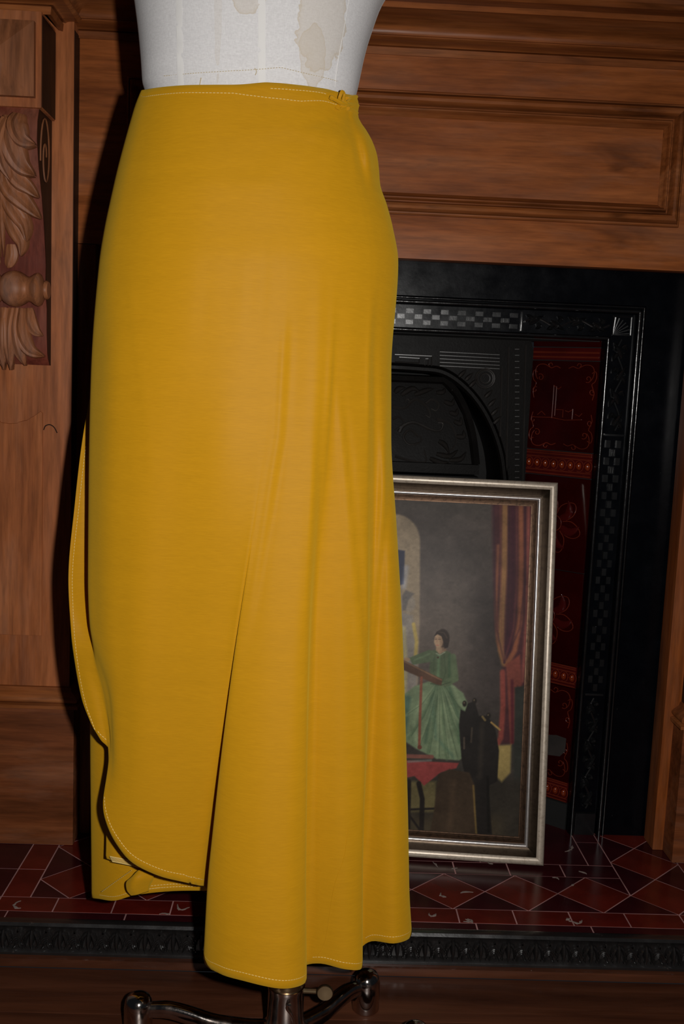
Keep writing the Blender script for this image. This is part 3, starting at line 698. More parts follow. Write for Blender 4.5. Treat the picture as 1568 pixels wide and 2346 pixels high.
def build_cheek(mir):
    def fin(mb, name, mt, parent=None, **k):
        if mir: mb.v = [(mx(x), y, z) for x, y, z in mb.v]
        return mb.build(name, mt, parent or fi, **k)
    fin(tile_box(MB(), Z_HEARTH, iz+0.02, -0.012, -0.005, 0, CW), 'cheek_backing', 'soot')
    fin(tile_box(MB(), Z_HEARTH, zt_list[-1]-0.001, -0.004, 0.002, 0, CW), 'cheek_foot', 'soot')
    for i, kd in enumerate(kinds):
        z1, z0 = zt_list[i]-0.0006, zt_list[i+1]+0.0006; h = z1-z0; cz = (z0+z1)/2; cu = CW/2
        t = fin(tile_box(MB(), z0, z1, -0.006, 0.0), 'cheek_tile', 'slip_tile_glaze' if kd in ('relief', 'rose', 'plain') else 'slip_tile_band', bevel=0.0012)
        def tub(paths, r, name='tile_relief', mt='slip_tile_relief'):
            mb = MB()
            for p in paths:
                mb.tube([ck(u, z, 0.0004) for u, z in p], r, 5)
            fin(mb, name, mt, t)
        if kd == 'band': tub([[(0.002, z0+h*q), (CW-0.002, z0+h*q)] for q in (0.25, 0.62)], 0.0014)
        if kd == 'beads':
            tub([[(0.002, z0+h*q), (CW-0.002, z0+h*q)] for q in (0.06, 0.20, 0.74, 0.88, 0.97)], 0.0011)
            mb = MB(); n = 8
            for q in range(n):
                u = CW*(q+0.5)/n; c = np.array(ck(u, z0+h*0.47, 0.0))
                mb.ball(c, (0.0050, 0.0030, 0.0062), 10, 6)
                if q: 
                    mb.ball(np.array(ck(CW*q/n, z0+h*0.47, 0.0)), 0.0013, 6, 4)
            fin(mb, 'bead_row', 'slip_tile_bead', t)
            tub([[(CW*(q+0.5)/n+0.0072*math.cos(a), z0+h*0.47+0.0088*math.sin(a)) for a in np.linspace(0.4, 5.2, 12)] for q in range(n)], 0.0007)
        if kd == 'relief':
            ps = []
            for sx_ in (-1, 1):
                for sz in (-1, 1):
                    U_ = lambda f: cu+sx_*f*CW/2; Z_ = lambda f: cz+sz*f*h/2
                    ps.append([(U_(a), Z_(b2)) for a, b2 in ((.12, .84), (.25, .88), (.40, .84), (.48, .92), (.40, .95), (.36, .90))])
                    ps.append([(U_(a), Z_(b2)) for a, b2 in ((.40, .84), (.60, .92), (.78, .90), (.86, .80), (.84, .66), (.78, .58))])
                    ps.append([(U_(a), Z_(b2)) for a, b2 in ((.80, .74), (.90, .78), (.94, .68), (.90, .56), (.82, .50), (.86, .40), (.90, .30), (.86, .16))])
                    ps.append(curl(U_(.70), Z_(.62), 0.006, 1.0*sx_, 1.0*sx_))
                    ps.append(curl(U_(.84), Z_(.34), 0.005, 2.0*sx_, -0.9*sx_))
            tub([catmull([np.array(q) for q in p], 3) for p in ps], 0.0007)
            # ruined tower and cottage on a ground line
            g = z0+h*0.36; W_ = lambda f: CW*(1-f)
            ps = [[(W_(.10), g), (W_(.35), g+.001), (W_(.55), g-.002), (W_(.80), g)], [(W_(.36), g), (W_(.36), g+.052)], [(W_(.40), g+.004), (W_(.40), g+.050)], [(W_(.36), g+.052), (W_(.43), g+.046), (W_(.47), g+.050)],
                  [(W_(.42), g+.014), (W_(.52), g+.014), (W_(.52), g+.002)], [(W_(.66), g), (W_(.66), g+.016)], [(W_(.55), g+.013), (W_(.60), g+.011), (W_(.66), g+.015)], [(W_(.14), g+.004), (W_(.20), g+.010), (W_(.26), g+.004)], [(W_(.70), g+.008), (W_(.76), g+.005), (W_(.80), g+.010)]]
            tub(ps, 0.0006, 'tile_scene')
        if kd == 'rose':
            mb = MB()
            for q in range(6):
                a = q*math.pi/3+0.25; e = np.array((math.cos(a), math.sin(a))); o = np.array((-e[1], e[0]))
                pts = [np.array((cu, cz))+e*r+o*b2 for r, b2 in ((.014, .002), (.026, .006), (.036, .0), (.043, -.010))]
                lobe(mb, [ck(p[0], p[1], 0.0) for p in pts], 0.0085, 0.0028, (nrm2[0], nrm2[1], 0), ridges=1, sub=4, nx=7)
            mb.ball(np.array(ck(cu, cz, 0)), (0.009, 0.004, 0.010), 12, 6)
            fin(mb, 'rose_relief', 'slip_tile_band', t)
            ps = []
            for q in range(6):
                a = q*math.pi/3+0.25
                ps.append([(cu+r*math.cos(a+b2), cz+r*math.sin(a+b2)) for r, b2 in ((.016, -.5), (.030, -.42), (.042, -.18), (.048, .02), (.044, .22), (.034, .40), (.022, .5))])
            tub([catmull([np.array(q) for q in p], 3) for p in ps] + [curl(cu, cz, .013, 0, 1.0, 18, 0.0)], 0.0007)
build_cheek(False); build_cheek(True)
# bare grey patch where the glaze has broken away from one cheek tile
n3 = np.array((nrm2[0], nrm2[1], 0.0)); A3 = np.array((A_[0], A_[1], 0.0))
def oncheek(px, py, d):
    r_ = ray(px, py); t = ((A3+n3*d-CAM)@n3)/(r_@n3); return CAM+r_*t
out_p = [(1252, 1683), (1276, 1684), (1298, 1692), (1295, 1722), (1283, 1733), (1252, 1729)]
vs = [oncheek(px, py, 0.0022) for px, py in out_p] + [oncheek(px, py, -0.001) for px, py in out_p]; n = len(out_p)
MB().add(vs, [tuple(range(n)), tuple(range(2*n-1, n-1, -1))]+[(i, (i+1) % n, (i+1) % n+n, i+n) for i in range(n)]).build('bare_patch', 'patch_grey', fi, smooth=False, bevel=0.0006)
# top lintel strip over the cheeks and the central plate with arch
MB().box(mx(ix)-0.0, ix, Y_IRON+0.016, 1.66, iz-0.001, iz+0.02).build('lintel', 'soot', fi)
YPL = 1.618; PXR = float(B_[0]); hwp = PXR-XC
ac = lambda px, py, Y=YPL: (float(aY(px, py, Y)[0]), float(aY(px, py, Y)[2]))
# arch outline (right half, measured), mirrored
ah = [ac(900, 852), ac(960, 853), ac(1005, 858), ac(1040, 876), ac(1075, 908), ac(1105, 950), ac(1128, 1000), ac(1142, 1050), ac(1148, 1100), ac(1140, 1300), ac(1120, 1500)]
ztop_arch = ah[0][1]; half = [(XC, ztop_arch+0.002)] + [(x, z) for x, z in ah[1:-2]]
xe = half[-1][0]; half += [(xe, 0.35), (xe, Z_HEARTH)]
out_l = [(mx(x), z) for x, z in half[::-1]]
arch = catmull([np.array(p) for p in out_l[2:-1]+half[:-2]], 4).tolist()
arch = [out_l[0], out_l[1]] + arch + [half[-2], half[-1]]
# plate as a strip between arch and outer rectangle
def outer_pt(p):
    x, z = p; zt2 = iz
    dx, dz = x-XC, z-0.55
    if z <= 0.55: return (XC+(hwp if dx > 0 else -hwp), z)
    k = min(hwp/max(abs(dx), 1e-6), (zt2-0.55)/max(dz, 1e-6)); return (XC+dx*k, 0.55+dz*k)
rows = [[(x, YPL+0.10, z), (x, YPL+0.002, z), (x+0.0, YPL-0.002, z)] for x, z in arch]
rows = []
for p in arch:
    o = outer_pt(p); x, z = p; e = np.array(o)-np.array(p); ln = np.linalg.norm(e)+1e-9; e /= ln
    rows.append([(x, YPL+0.14, z), (x, YPL-0.004, z), (x+e[0]*.003, YPL-0.008, z+e[1]*.003), (x+e[0]*.008, YPL-0.008, z+e[1]*.008), (x+e[0]*.011, YPL-0.002, z+e[1]*.011), (x+e[0]*.013, YPL, z+e[1]*.013), (o[0], YPL, o[1])])
MB().grid(rows).build('arch_plate', 'iron_hood', fi, angle=35)
MB().box(mx(PXR), PXR, YPL+0.14, YPL+0.15, Z_HEARTH, iz).build('firebox_back', 'soot', fi)
# raised borders and key pattern on the plate
mb = MB()
def bar(p, q, r=0.0016, Y=YPL): mb.tube([(p[0], Y-0.0005, p[1]), (q[0], Y-0.0005, q[1])], r, 5)
for sgn in (1, -1):
    f = (lambda p: p) if sgn > 0 else (lambda p: (mx(p[0]), p[1]))
    for a, b2 in (((1166, 795), (1160, 1100)), ((1205, 790), (1198, 1100)), ((1150, 840), (1146, 1000))): bar(f(ac(*a)), f(ac(*b2)))
    for j in range(5): bar(f(ac(1008, 806+j*8)), f(ac(1145, 813+j*8)), 0.0010)
    kp = [(905, 812), (990, 816), (989, 842), (905, 838)]
    for a, b2 in zip(kp[:-1], kp[1:]): bar(f(ac(*a)), f(ac(*b2)), 0.0012)
    kp = [(915, 818), (962, 821), (961, 832), (905, 829)]
    for a, b2 in zip(kp[:-1], kp[1:]): bar(f(ac(*a)), f(ac(*b2)), 0.0012)
    kp = [(974, 840), (975, 822), (982, 822), (981, 846)]
    for a, b2 in zip(kp[:-1], kp[1:]): bar(f(ac(*a)), f(ac(*b2)), 0.0010)
    c = f(ac(1112, 867))
    for r in (0.008, 0.013, 0.0155): mb.tube([(c[0]+r*math.cos(t), YPL-0.001, c[1]+r*math.sin(t)) for t in np.linspace(0, 6.283, 20)], 0.0014, 5, caps=False)
    for q, (px, py) in enumerate(((1060, 858), (1075, 866), (1085, 880), (1120, 905), (1128, 925), (1135, 945), (1140, 965))):
        c = f(ac(px, py)); lobe(mb, [(c[0]-.006*sgn, YPL-.001, c[1]-.004), (c[0], YPL-.002, c[1]+.002), (c[0]+.006*sgn, YPL-.001, c[1]+.009)], 0.004, 0.003, ridges=1, sub=3, nx=5)
    for j in range(22): bar(f(ac(1180, 800+j*14)), f(ac(1190, 800+j*14)), 0.0011)
mb.build('plate_relief', 'iron_relief', fi)
# hood inside the arch: sloping plate with scrollwork
YH0, YH1 = YPL+0.035, YPL+0.002
hp = [ac(900, 873, YH0), ac(1012, 880, YH0), ac(1036, 905, YH0), ac(1058, 950, YH0), ac(1070, 1000, YH0), ac(1076, 1062, YH0), ac(1096, 1084, YH1), ac(1097, 1100, YH1)]
ztp = hp[0][1]; zbt = hp[5][1]
def yh(z): return YPL+0.03-0.020*min(1, max(0, (ztp-z)/(ztp-zbt)))
rows = []
for t in np.linspace(0, 1, 14):
    z = ztp+(zbt-ztp)*t; xr = float(np.interp(-z, [-hp[i][1] for i in range(1, 6)], [hp[i][0] for i in range(1, 6)]))
    rows.append([(mx(xr)+(xr-mx(xr))*q, yh(z), z) for q in np.linspace(0, 1, 12)])
mb = MB().grid(rows)
mb.build('hood', 'iron_hood', fi)
rim = [(hp[i][0], yh(hp[i][1])-0.004, hp[i][1]) for i in range(1, 6)]
rimc = catmull(rim, 4)
allr = [(mx(p[0]), p[1], p[2]) for p in rimc[::-1]] + [tuple(p) for p in rimc]
mb = MB(); inner = allr
gr_ = []
for p in allr:
    o = np.array((p[0]-XC, p[2]-(zbt-0.02))); o /= np.linalg.norm(o); e = 0.013
    gr_.append([(p[0], p[1]+.006, p[2]), (p[0], p[1], p[2]), (p[0]+o[0]*e*.3, p[1]-.003, p[2]+o[1]*e*.3), (p[0]+o[0]*e, p[1]-.001, p[2]+o[1]*e), (p[0]+o[0]*e*1.2, p[1]+.03, p[2]+o[1]*e*1.2)])
mb.grid(gr_)
zb2 = hp[6][1]; mb.box(mx(hp[6][0]), hp[6][0], YPL-0.006, YPL+0.02, zb2-0.002, zbt+0.001)
mb.box(mx(hp[6][0]), hp[6][0], YPL-0.004, YPL+0.02, zb2-0.012, zb2-0.006)
mb.build('hood_rim', 'iron_hood', fi, angle=35)
mb = MB()
def hpt(px, py, d=0.001):
    y = YPL+0.015
    for _ in range(3): y = yh(aY(px, py, y)[2])
    q = aY(px, py, y); return np.array((q[0], q[1]-d, q[2]))
def hl(pts, w, h=0.0075):
    for s in (1, -1):
        C = [hpt(*p) for p in pts]
        if s < 0: C = [np.array((mx(c[0]), c[1], c[2])) for c in C]
        lobe(mb, C, w, h, ridges=1, sub=5, nx=7)
def ht(pts, r):
    for s in (1, -1):
        C = [hpt(*p, 0.002) for p in pts]
        if s < 0: C = [np.array((mx(c[0]), c[1], c[2])) for c in C]
        mb.tube(catmull(C, 5), [r*(1-0.6*i/(len(pts)*5-5)) for i in range(len(pts)*5-4)], 6)
ht([(900, 932), (925, 935), (938, 925), (936, 914), (929, 917), (931, 923)], 0.0030)
ht([(935, 925), (955, 915), (980, 935), (985, 955), (975, 950)], 0.0032)
ht([(975, 925), (990, 915), (1005, 925), (1000, 940), (988, 936)], 0.0026)
ht([(915, 990), (925, 975), (950, 968), (990, 985), (1010, 985), (1015, 970), (1003, 968)], 0.0034)
ht([(1000, 960), (1030, 970), (1045, 1000), (1040, 1025), (1020, 1040)], 0.0026)
ht([(960, 1000), (940, 985), (925, 1000), (938, 1018), (965, 1012), (960, 998), (948, 999)], 0.0028)
ht([(900, 960), (915, 955), (925, 970), (905, 985)], 0.0026)
ht([(905, 1045), (940, 1055), (975, 1058), (972, 1030)], 0.0026)
for q in (((1000, 900), (1015, 898), (1020, 888)), ((1018, 920), (1035, 925), (1040, 912)), ((1030, 945), (1045, 948), (1048, 935)), ((1040, 965), (1055, 970), (1056, 955)), ((1045, 1000), (1062, 1000), (1062, 985)), ((1000, 1040), (1030, 1045), (1050, 1030)), ((1030, 1055), (1055, 1052), (1068, 1035)), ((985, 1050), (1010, 1060), (1030, 1058)), ((920, 905), (945, 890), (965, 900)), ((950, 905), (975, 895), (995, 890)), ((1005, 1010), (1020, 1020), (1030, 1040)), ((905, 900), (915, 890), (930, 888))):
    hl(q, 0.0055)
mb.build('hood_scrollwork', 'iron_relief', fi)
# grate in the fire opening (mostly behind the picture)
mb = MB()
for j in range(4):
    z = 0.12+0.045*j; mb.tube([(XC+x, YPL+0.02-0.03*(1-(x/0.15)**2), z) for x in np.linspace(-0.15, 0.15, 12)], 0.005, 8)
for s in (-1, 1): mb.box(XC+s*0.15-.008, XC+s*0.15+.008, YPL+0.0, YPL+0.03, Z_HEARTH, 0.30)
mb.build('grate', 'iron_black', fi)
# ------------------------------------------------------------------ framed picture leaning in front of the fire
b_r = aZ(1243, 1978, Z_HEARTH+0.001); b_l = aZ(932, 1957, Z_HEARTH+0.001)
e1 = b_r-b_l; e1[2] = 0; e1 /= np.linalg.norm(e1)
# lean so that the top right corner lands at (1275,1108)
best = None
for ang in np.linspace(0.02, 0.35, 160):
    e3 = np.array((-e1[1]*0+(-e1[1])*math.sin(ang), e1[0]*math.sin(ang), math.cos(ang)))
    for hgt in np.linspace(0.45, 0.62, 171):
        q = proj(b_r+e3*hgt); dd_ = (q[0]-1276)**2+(q[1]-1108)**2
        if best is None or dd_ < best[0]: best = (dd_, ang, hgt, e3)
_, ANG, FH, e3 = best
FW = 0.445; e2 = np.cross(e1, e3); e2 = e2 if e2[1] < 0 else -e2      # e2 towards the room
fo = b_r-e1*FW
def fpnt(a, b2, d=0.0): return fo+e1*a+e3*b2+e2*d
print('frame', ANG, FH, b_r, b_l)
pc = thing('framed_picture', tuple((b_r+fo)/2), 'silver and bronze framed picture of a woman in green leaning before the fireplace', 'picture')
TF = 0.016
prf = {'rim': ('frame_pale_leaf', [(0, 0), (0, .014), (.0015, .0185), (.005, .020), (.009, .0195), (.012, .0175)]),
       'cove': ('frame_bronze', [(.012, .0175), (.0135, .0145), (.0155, .0118), (.018, .0095), (.0205, .0080), (.0225, .0075), (.0235, .0085)]),
       'bead': ('frame_silver', [(.0235+.003-.003*math.cos(t), .0085+.0052*math.sin(t)) for t in np.linspace(0, math.pi, 11)]),
       'inner_steps': ('frame_brown', [(.0295, .009), (.0315, .0092), (.0318, .0075), (.0335, .0076), (.0338, .006), (.0355, .006), (.0358, .0042), (.038, .004), (.038, .001)])}
for side in range(4):
    rail = None
    for nm, (mt, pr) in prf.items():
        def cor(s, d, c):
            a, b2 = [(s, s), (FW-s, s), (FW-s, FH-s), (s, FH-s)][c]; return fpnt(a, b2, d)
        A = np.array([cor(s, d, side) for s, d in pr]); Bq = np.array([cor(s, d, (side+1) % 4) for s, d in pr])
        rows = [A+(Bq-A)*t for t in np.linspace(0, 1, 8)]
        if rail is None:
            rail = MB().grid(rows).build('frame_rail', mt, pc, angle=50)
        else: MB().grid(rows).build('frame_'+nm, mt, rail, angle=50)
# dust back board
vs = [fpnt(a, b2, d) for d in (-0.004, 0.0005) for b2 in (0, FH) for a in (0, FW)]
MB().add(vs, [(0,2,3,1), (4,5,7,6), (0,1,5,4), (2,6,7,3), (0,4,6,2), (1,3,7,5)]).build('back_board', 'frame_back', pc, smooth=False)
# ---- the print: painted per vertex
NA, NB = 380, 600; s_ = 0.0372
ga, gb = np.meshgrid(np.linspace(s_, FW-s_, NA), np.linspace(s_, FH-s_, NB), indexing='ij')
PP = fo+ga[..., None]*e1+gb[..., None]*e3+0.0018*e2
dq = PP-CAM; cc = dq@BF; IX = W/2+(dq@BR)/cc*F; IY = H/2-(dq@BU)/cc*F
def s2l(c): c = np.array(c, float)/255; return np.where(c <= .04045, c/12.92, ((c+.055)/1.055)**2.4)
img = np.zeros(IX.shape+(3,))
def lay(mask, colr): 
    global img
    img = img*(1-mask[..., None])+mask[..., None]*np.array(colr, float)
def inpoly(poly, soft=2.0):
    sd_ = np.full(IX.shape, 1e9); ins = np.zeros(IX.shape, bool); n = len(poly)
    for i in range(n):
        x0, y0 = poly[i]; x1, y1 = poly[(i+1) % n]; ex, ey = x1-x0, y1-y0
        t = np.clip(((IX-x0)*ex+(IY-y0)*ey)/(ex*ex+ey*ey+1e-9), 0, 1)
        sd_ = np.minimum(sd_, np.hypot(IX-x0-t*ex, IY-y0-t*ey))
        cnd = ((y0 > IY) != (y1 > IY)); ins ^= cnd & (IX < (x1-x0)*(IY-y0)/((y1-y0) if abs(y1-y0) > 1e-9 else 1e-9)+x0)
    return np.clip(0.5+np.where(ins, sd_, -sd_)/soft, 0, 1)
def ell(cx, cy, rx, ry, soft=2.0):
    d = np.hypot((IX-cx)/rx, (IY-cy)/ry); return np.clip(0.5+(1-d)*min(rx, ry)/soft, 0, 1)
def line(pts, w, soft=1.5):
    sd_ = np.full(IX.shape, 1e9); ww = np.full(IX.shape, float(w))
    for (x0, y0), (x1, y1) in zip(pts[:-1], pts[1:]):
        ex, ey = x1-x0, y1-y0; t = np.clip(((IX-x0)*ex+(IY-y0)*ey)/(ex*ex+ey*ey+1e-9), 0, 1)
        sd_ = np.minimum(sd_, np.hypot(IX-x0-t*ex, IY-y0-t*ey))
    return np.clip(0.5+(w/2-sd_)/soft, 0, 1)
def sm(a, b2, x): t = np.clip((x-a)/(b2-a), 0, 1); return t*t*(3-2*t)
# wall
lay(np.ones(IX.shape), (64, 57, 53))
lay(sm(1250, 1420, IY)*(1-sm(1480, 1640, IY))*(1-sm(1010, 1120, IX))*0.45, (104, 92, 82))
lay(sm(1040, 1140, IX)*0.75*sm(1180, 1420, IY), (46, 40, 38)); lay(sm(1560, 1720, IY), (48, 44, 40))
lay(sm(1150, 1175, IY)*0+0.35*(1-sm(1150, 1210, IY)), (52, 50, 46))
# arched niche with a statue
arc = [(600, 1750), (600, 1178)] + [(905+58*math.sin(t)*1.0, 1240-62*math.cos(t)) for t in np.linspace(0, 1.57, 10)] + [(962, 1420), (958, 1560), (950, 1620)]
lay(inpoly(arc, 5)*0.85, (128, 113, 92)); lay(inpoly([(905, 1258), (928, 1262), (926, 1338), (905, 1345)], 4), (42, 44, 58))
lay(line([(932, 1300), (926, 1345)], 10, 8)*0.5, (130, 135, 150))
lay(inpoly([(915, 1400), (946, 1410), (957, 1480), (955, 1620), (915, 1660)], 8)*0.9, (112, 106, 100))
lay(ell(938, 1383, 14, 20, 5), (122, 112, 100)); lay(inpoly([(922, 1365), (930, 1352), (950, 1360), (936, 1375), (930, 1398), (922, 1400)], 4)*0.8, (78, 74, 72))
lay(line([(948, 1430), (955, 1470), (952, 1510)], 8, 4)*0.9, (150, 130, 70)); lay(line([(925, 1440), (930, 1520), (926, 1600)], 10, 6)*0.6, (150, 140, 95))
# curtain
lay(inpoly([(1128, 1140), (1230, 1140), (1218, 1700), (1150, 1705), (1152, 1520), (1134, 1440)], 10), (58, 33, 35))
for pts, w, c_, al in (((( 1158, 1140), (1156, 1300), (1150, 1420), (1148, 1490), (1156, 1520)), 13, (118, 86, 54), .9), (((1142, 1250), (1137, 1400), (1140, 1470), (1154, 1515)), 6, (118, 74, 50), .7), (((1194, 1140), (1195, 1280), (1192, 1420), (1180, 1490), (1162, 1522)), 11, (116, 70, 48), .85), (((1212, 1160), (1209, 1400), (1198, 1560)), 8, (120, 66, 56), .7), (((1176, 1160), (1175, 1380), (1166, 1490)), 10, (52, 26, 34), .8)):
    lay(line(list(pts), w, 6)*al, c_)
for x0_, c_, al in ((1132, (46, 28, 36), .5), (1147, (100, 60, 50), .4), (1166, (44, 24, 32), .55), (1184, (96, 52, 50), .4), (1203, (48, 28, 36), .5)):
    lay(line([(x0_, 1140), (x0_+1, 1330), (x0_*.75+1157*.25, 1440), (1156, 1518)], 4, 4)*al, c_)
lay(inpoly([(1160, 1522), (1192, 1500), (1198, 1600), (1186, 1570), (1180, 1700), (1170, 1706)], 5)*.85, (104, 54, 44)); lay(line([(1152, 1540), (1153, 1620), (1148, 1690), (1140, 1705)], 12, 5)*.9, (112, 54, 46)); lay(line([(1174, 1560), (1175, 1700)], 7, 4), (70, 30, 34))
lay(inpoly([(1180, 1575), (1230, 1565), (1225, 1930), (1176, 1930)], 5), (40, 40, 36))
# floor
lay(sm(1770, 1800, IY), (40, 36, 31)); lay(inpoly([(1138, 1708), (1172, 1706), (1170, 1770), (1150, 1792), (1138, 1780)], 6), (118, 102, 62)); lay(inpoly([(930, 1790), (1000, 1790), (1000, 1860), (930, 1860)], 8)*.7, (96, 86, 54)); lay(sm(1850, 1890, IY)*(1-sm(1120, 1180, IX))*.4, (78, 66, 46))
# skirt of the sitter
lay(inpoly([(986, 1560), (1030, 1562), (1062, 1588), (1084, 1640), (1090, 1720), (1052, 1742), (1000, 1738), (955, 1716), (915, 1690), (915, 1600), (950, 1572)], 4), (90, 102, 78))
for p, c_, w, al in ((((1000, 1570), (985, 1640), (975, 1700)), (62, 78, 60), 9, .8), (((1015, 1570), (1010, 1650), (1030, 1730)), (116, 128, 98), 10, .7), (((1030, 1575), (1050, 1640), (1054, 1700)), (64, 82, 62), 8, .8), (((1040, 1575), (1068, 1640), (1070, 1690)), (112, 124, 95), 7, .6), (((970, 1590), (950, 1650), (955, 1700)), (112, 124, 95), 9, .6), (((990, 1600), (1000, 1690), (1040, 1735)), (70, 90, 72), 8, .7), (((935, 1600), (925, 1680)), (58, 78, 66), 14, .8)):
    lay(line(list(p), w, 7)*al, c_)
# bodice, arms
lay(inpoly([(990, 1490), (1012, 1486), (1032, 1494), (1046, 1520), (1047, 1556), (1030, 1572), (990, 1566), (984, 1530)], 4), (68, 78, 57))
lay(inpoly([(938, 1507), (985, 1488), (1000, 1496), (990, 1516), (946, 1523)], 3), (74, 85, 62)); lay(line([(1038, 1505), (1044, 1555), (1018, 1566)], 15, 4), (74, 85, 62)); lay(line([(1030, 1500), (1030, 1550)], 5, 5)*.6, (50, 72, 50)); lay(line([(1006, 1500), (1004, 1555)], 6, 6)*.5, (96, 124, 90))
lay(ell(932, 1511, 8, 4.5, 2), (134, 110, 86)); lay(ell(1012, 1569, 9, 4.5, 2), (126, 102, 80))
# head
lay(inpoly([(1001, 1472), (1019, 1472), (1023, 1490), (1008, 1499), (999, 1490)], 3), (134, 110, 88)); lay(inpoly([(1013, 1474), (1020, 1472), (1024, 1491), (1014, 1492)], 3)*.6, (92, 72, 58))
lay(ell(1015, 1462, 15.5, 21, 3), (44, 35, 31)); lay(ell(1005.5, 1468, 10, 16.5, 2.5), (144, 119, 95)); lay(ell(1013, 1470, 5, 13, 4)*.5, (106, 84, 67))
lay(inpoly([(995, 1458), (1001, 1447), (1013, 1443), (1026, 1451), (1030, 1468), (1027, 1483), (1019, 1486), (1016.5, 1471), (1012, 1458), (1003, 1453)], 2), (44, 35, 31)); lay(line([(1006, 1448), (1018, 1450), (1025, 1462)], 2, 2)*.5, (84, 70, 60))
for ex_ in (999.5, 1007.5): lay(line([(ex_-2.2, 1464.5), (ex_+2.2, 1464.5)], 1.6, 1.2)*.85, (62, 44, 38)); lay(line([(ex_-2.6, 1461), (ex_+2.4, 1460.5)], 1.0, 1.2)*.6, (90, 64, 52))
lay(line([(1002.5, 1465), (1000.5, 1472), (1003, 1473.5)], 1.2, 1.4)*.6, (142, 104, 84)); lay(line([(1000, 1478), (1005.5, 1478.3)], 1.7, 1.3)*.8, (150, 84, 74)); lay(ell(997, 1470, 2.5, 5, 3)*.35, (160, 136, 110))
lay(line([(1000, 1497), (1008, 1501), (1020, 1494)], 2.2, 1.5)*.8, (128, 130, 112)); lay(ell(1004, 1506, 2.5, 2.5, 1.5), (58, 48, 36))
for k_, (hx, hy) in enumerate(((930, 1640), (938, 1690), (958, 1712), (980, 1728), (1002, 1736), (1024, 1740), (1044, 1738), (1060, 1716), (1074, 1690), (1082, 1650))):
    mx_, my_ = (1008*0.45+hx*0.55), (1566*0.45+hy*0.55)+6
    lay(line([(1002+k_*1.6, 1567), (mx_, my_), (hx, hy)], 5.5, 5)*.55, (66, 82, 60) if k_ % 2 else (110, 122, 94))
    lay(line([(1002+k_*1.6, 1567), (mx_+3, my_), (hx+5, hy-4)], 2, 2)*.5, (56, 70, 52))
lay(line([(988, 1566), (1010, 1570), (1032, 1563)], 3, 2)*.7, (54, 66, 48)); lay(line([(996, 1500), (994, 1540), (1002, 1564)], 2, 2)*.5, (52, 66, 46)); lay(line([(1018, 1500), (1022, 1540), (1014, 1564)], 2, 2)*.5, (52, 66, 46)); lay(line([(950, 1512), (985, 1498)], 4, 3)*.4, (104, 122, 90))
# drawing board and easel
lay(inpoly([(900, 1500), (1014, 1556), (1012, 1570), (1000, 1568), (900, 1524)], 2.5), (72, 52, 40)); lay(line([(924, 1514), (1012, 1558)], 3, 2)*.8, (110, 84, 62)); lay(line([(966, 1552), (963, 1640), (961, 1712)], 6, 2.5), (104, 62, 48)); lay(line([(925, 1732), (990, 1734)], 9, 3), (98, 62, 54)); lay(ell(962, 1712, 5, 5, 2), (84, 50, 40))
# table with red cloth, stool and the chair with a dark drape
lay(inpoly([(930, 1742), (1052, 1748), (1046, 1760), (1010, 1770), (972, 1800), (950, 1778), (930, 1782)], 3), (112, 50, 48)); lay(line([(936, 1745), (988, 1742)], 5, 3)*.7, (96, 92, 88))
for p, w in ((((960, 1795), (968, 1830), (966, 1912)), 11), (((938, 1790), (936, 1912)), 9), (((930, 1855), (1010, 1852)), 5), (((940, 1870), (965, 1905)), 5)): lay(line(list(p), w, 3), (30, 26, 24))
lay(inpoly([(1052, 1660), (1056, 1625), (1066, 1630), (1072, 1612), (1088, 1606), (1098, 1640), (1118, 1640), (1136, 1672), (1144, 1720), (1140, 1790), (1120, 1800), (1128, 1912), (1085, 1912), (1070, 1800), (1058, 1740)], 3), (30, 27, 25))
for c in ((1065, 1612), (1088, 1606), (1120, 1640)): lay(ell(c[0], c[1], 5, 7, 2), (34, 30, 26)); lay(ell(c[0]-1, c[1]-2, 1.6, 2, 1.5)*.6, (120, 104, 80))
lay(line([(1126, 1655), (1146, 1672)], 4, 2), (130, 104, 60)); lay(line([(1064, 1690), (1064, 1715)], 4, 2)*.6, (86, 74, 62)); lay(line([(1082, 1668), (1080, 1700)], 4, 2)*.6, (72, 62, 52)); lay(line([(1106, 1642), (1112, 1650)], 5, 2)*.7, (120, 100, 60))
lay(inpoly([(1004, 1775), (1030, 1762), (1076, 1770), (1088, 1800), (1092, 1916), (984, 1916), (996, 1850)], 4), (50, 40, 31)); lay(line([(1085, 1800), (1088, 1850), (1092, 1912)], 4, 3)*.7, (104, 84, 46)); lay(line([(1040, 1790), (1030, 1900)], 12, 10)*.5, (64, 50, 38)); lay(line([(1105, 1660), (1100, 1780)], 10, 8)*.5, (48, 42, 36)); lay(line([(1118, 1780), (1120, 1905)], 6, 3), (24, 22, 20))
rngp = np.random.default_rng(5)
def cloud(n, m_, seed):
    r_ = np.random.default_rng(seed).standard_normal((n, m_)); a_ = np.linspace(0, n-1, NA); b_ = np.linspace(0, m_-1, NB)
    i_ = np.clip(a_.astype(int), 0, n-2); j_ = np.clip(b_.astype(int), 0, m_-2); fa = (a_-i_)[:, None]; fb_ = (b_-j_)[None]; fa = fa*fa*(3-2*fa); fb_ = fb_*fb_*(3-2*fb_)
    return r_[np.ix_(i_, j_)]*(1-fa)*(1-fb_)+r_[np.ix_(i_+1, j_)]*fa*(1-fb_)+r_[np.ix_(i_, j_+1)]*(1-fa)*fb_+r_[np.ix_(i_+1, j_+1)]*fa*fb_
img = img*(1+0.05*cloud(9, 14, 1)+0.04*cloud(28, 44, 2)+0.03*cloud(90, 150, 3))[..., None]
img = img*(1+0.02*rngp.standard_normal(img.shape[:2])[..., None])
lin = np.clip(s2l(np.clip(img, 0, 255)), 0, 1)*1.8
mbp = MB().grid(PP)
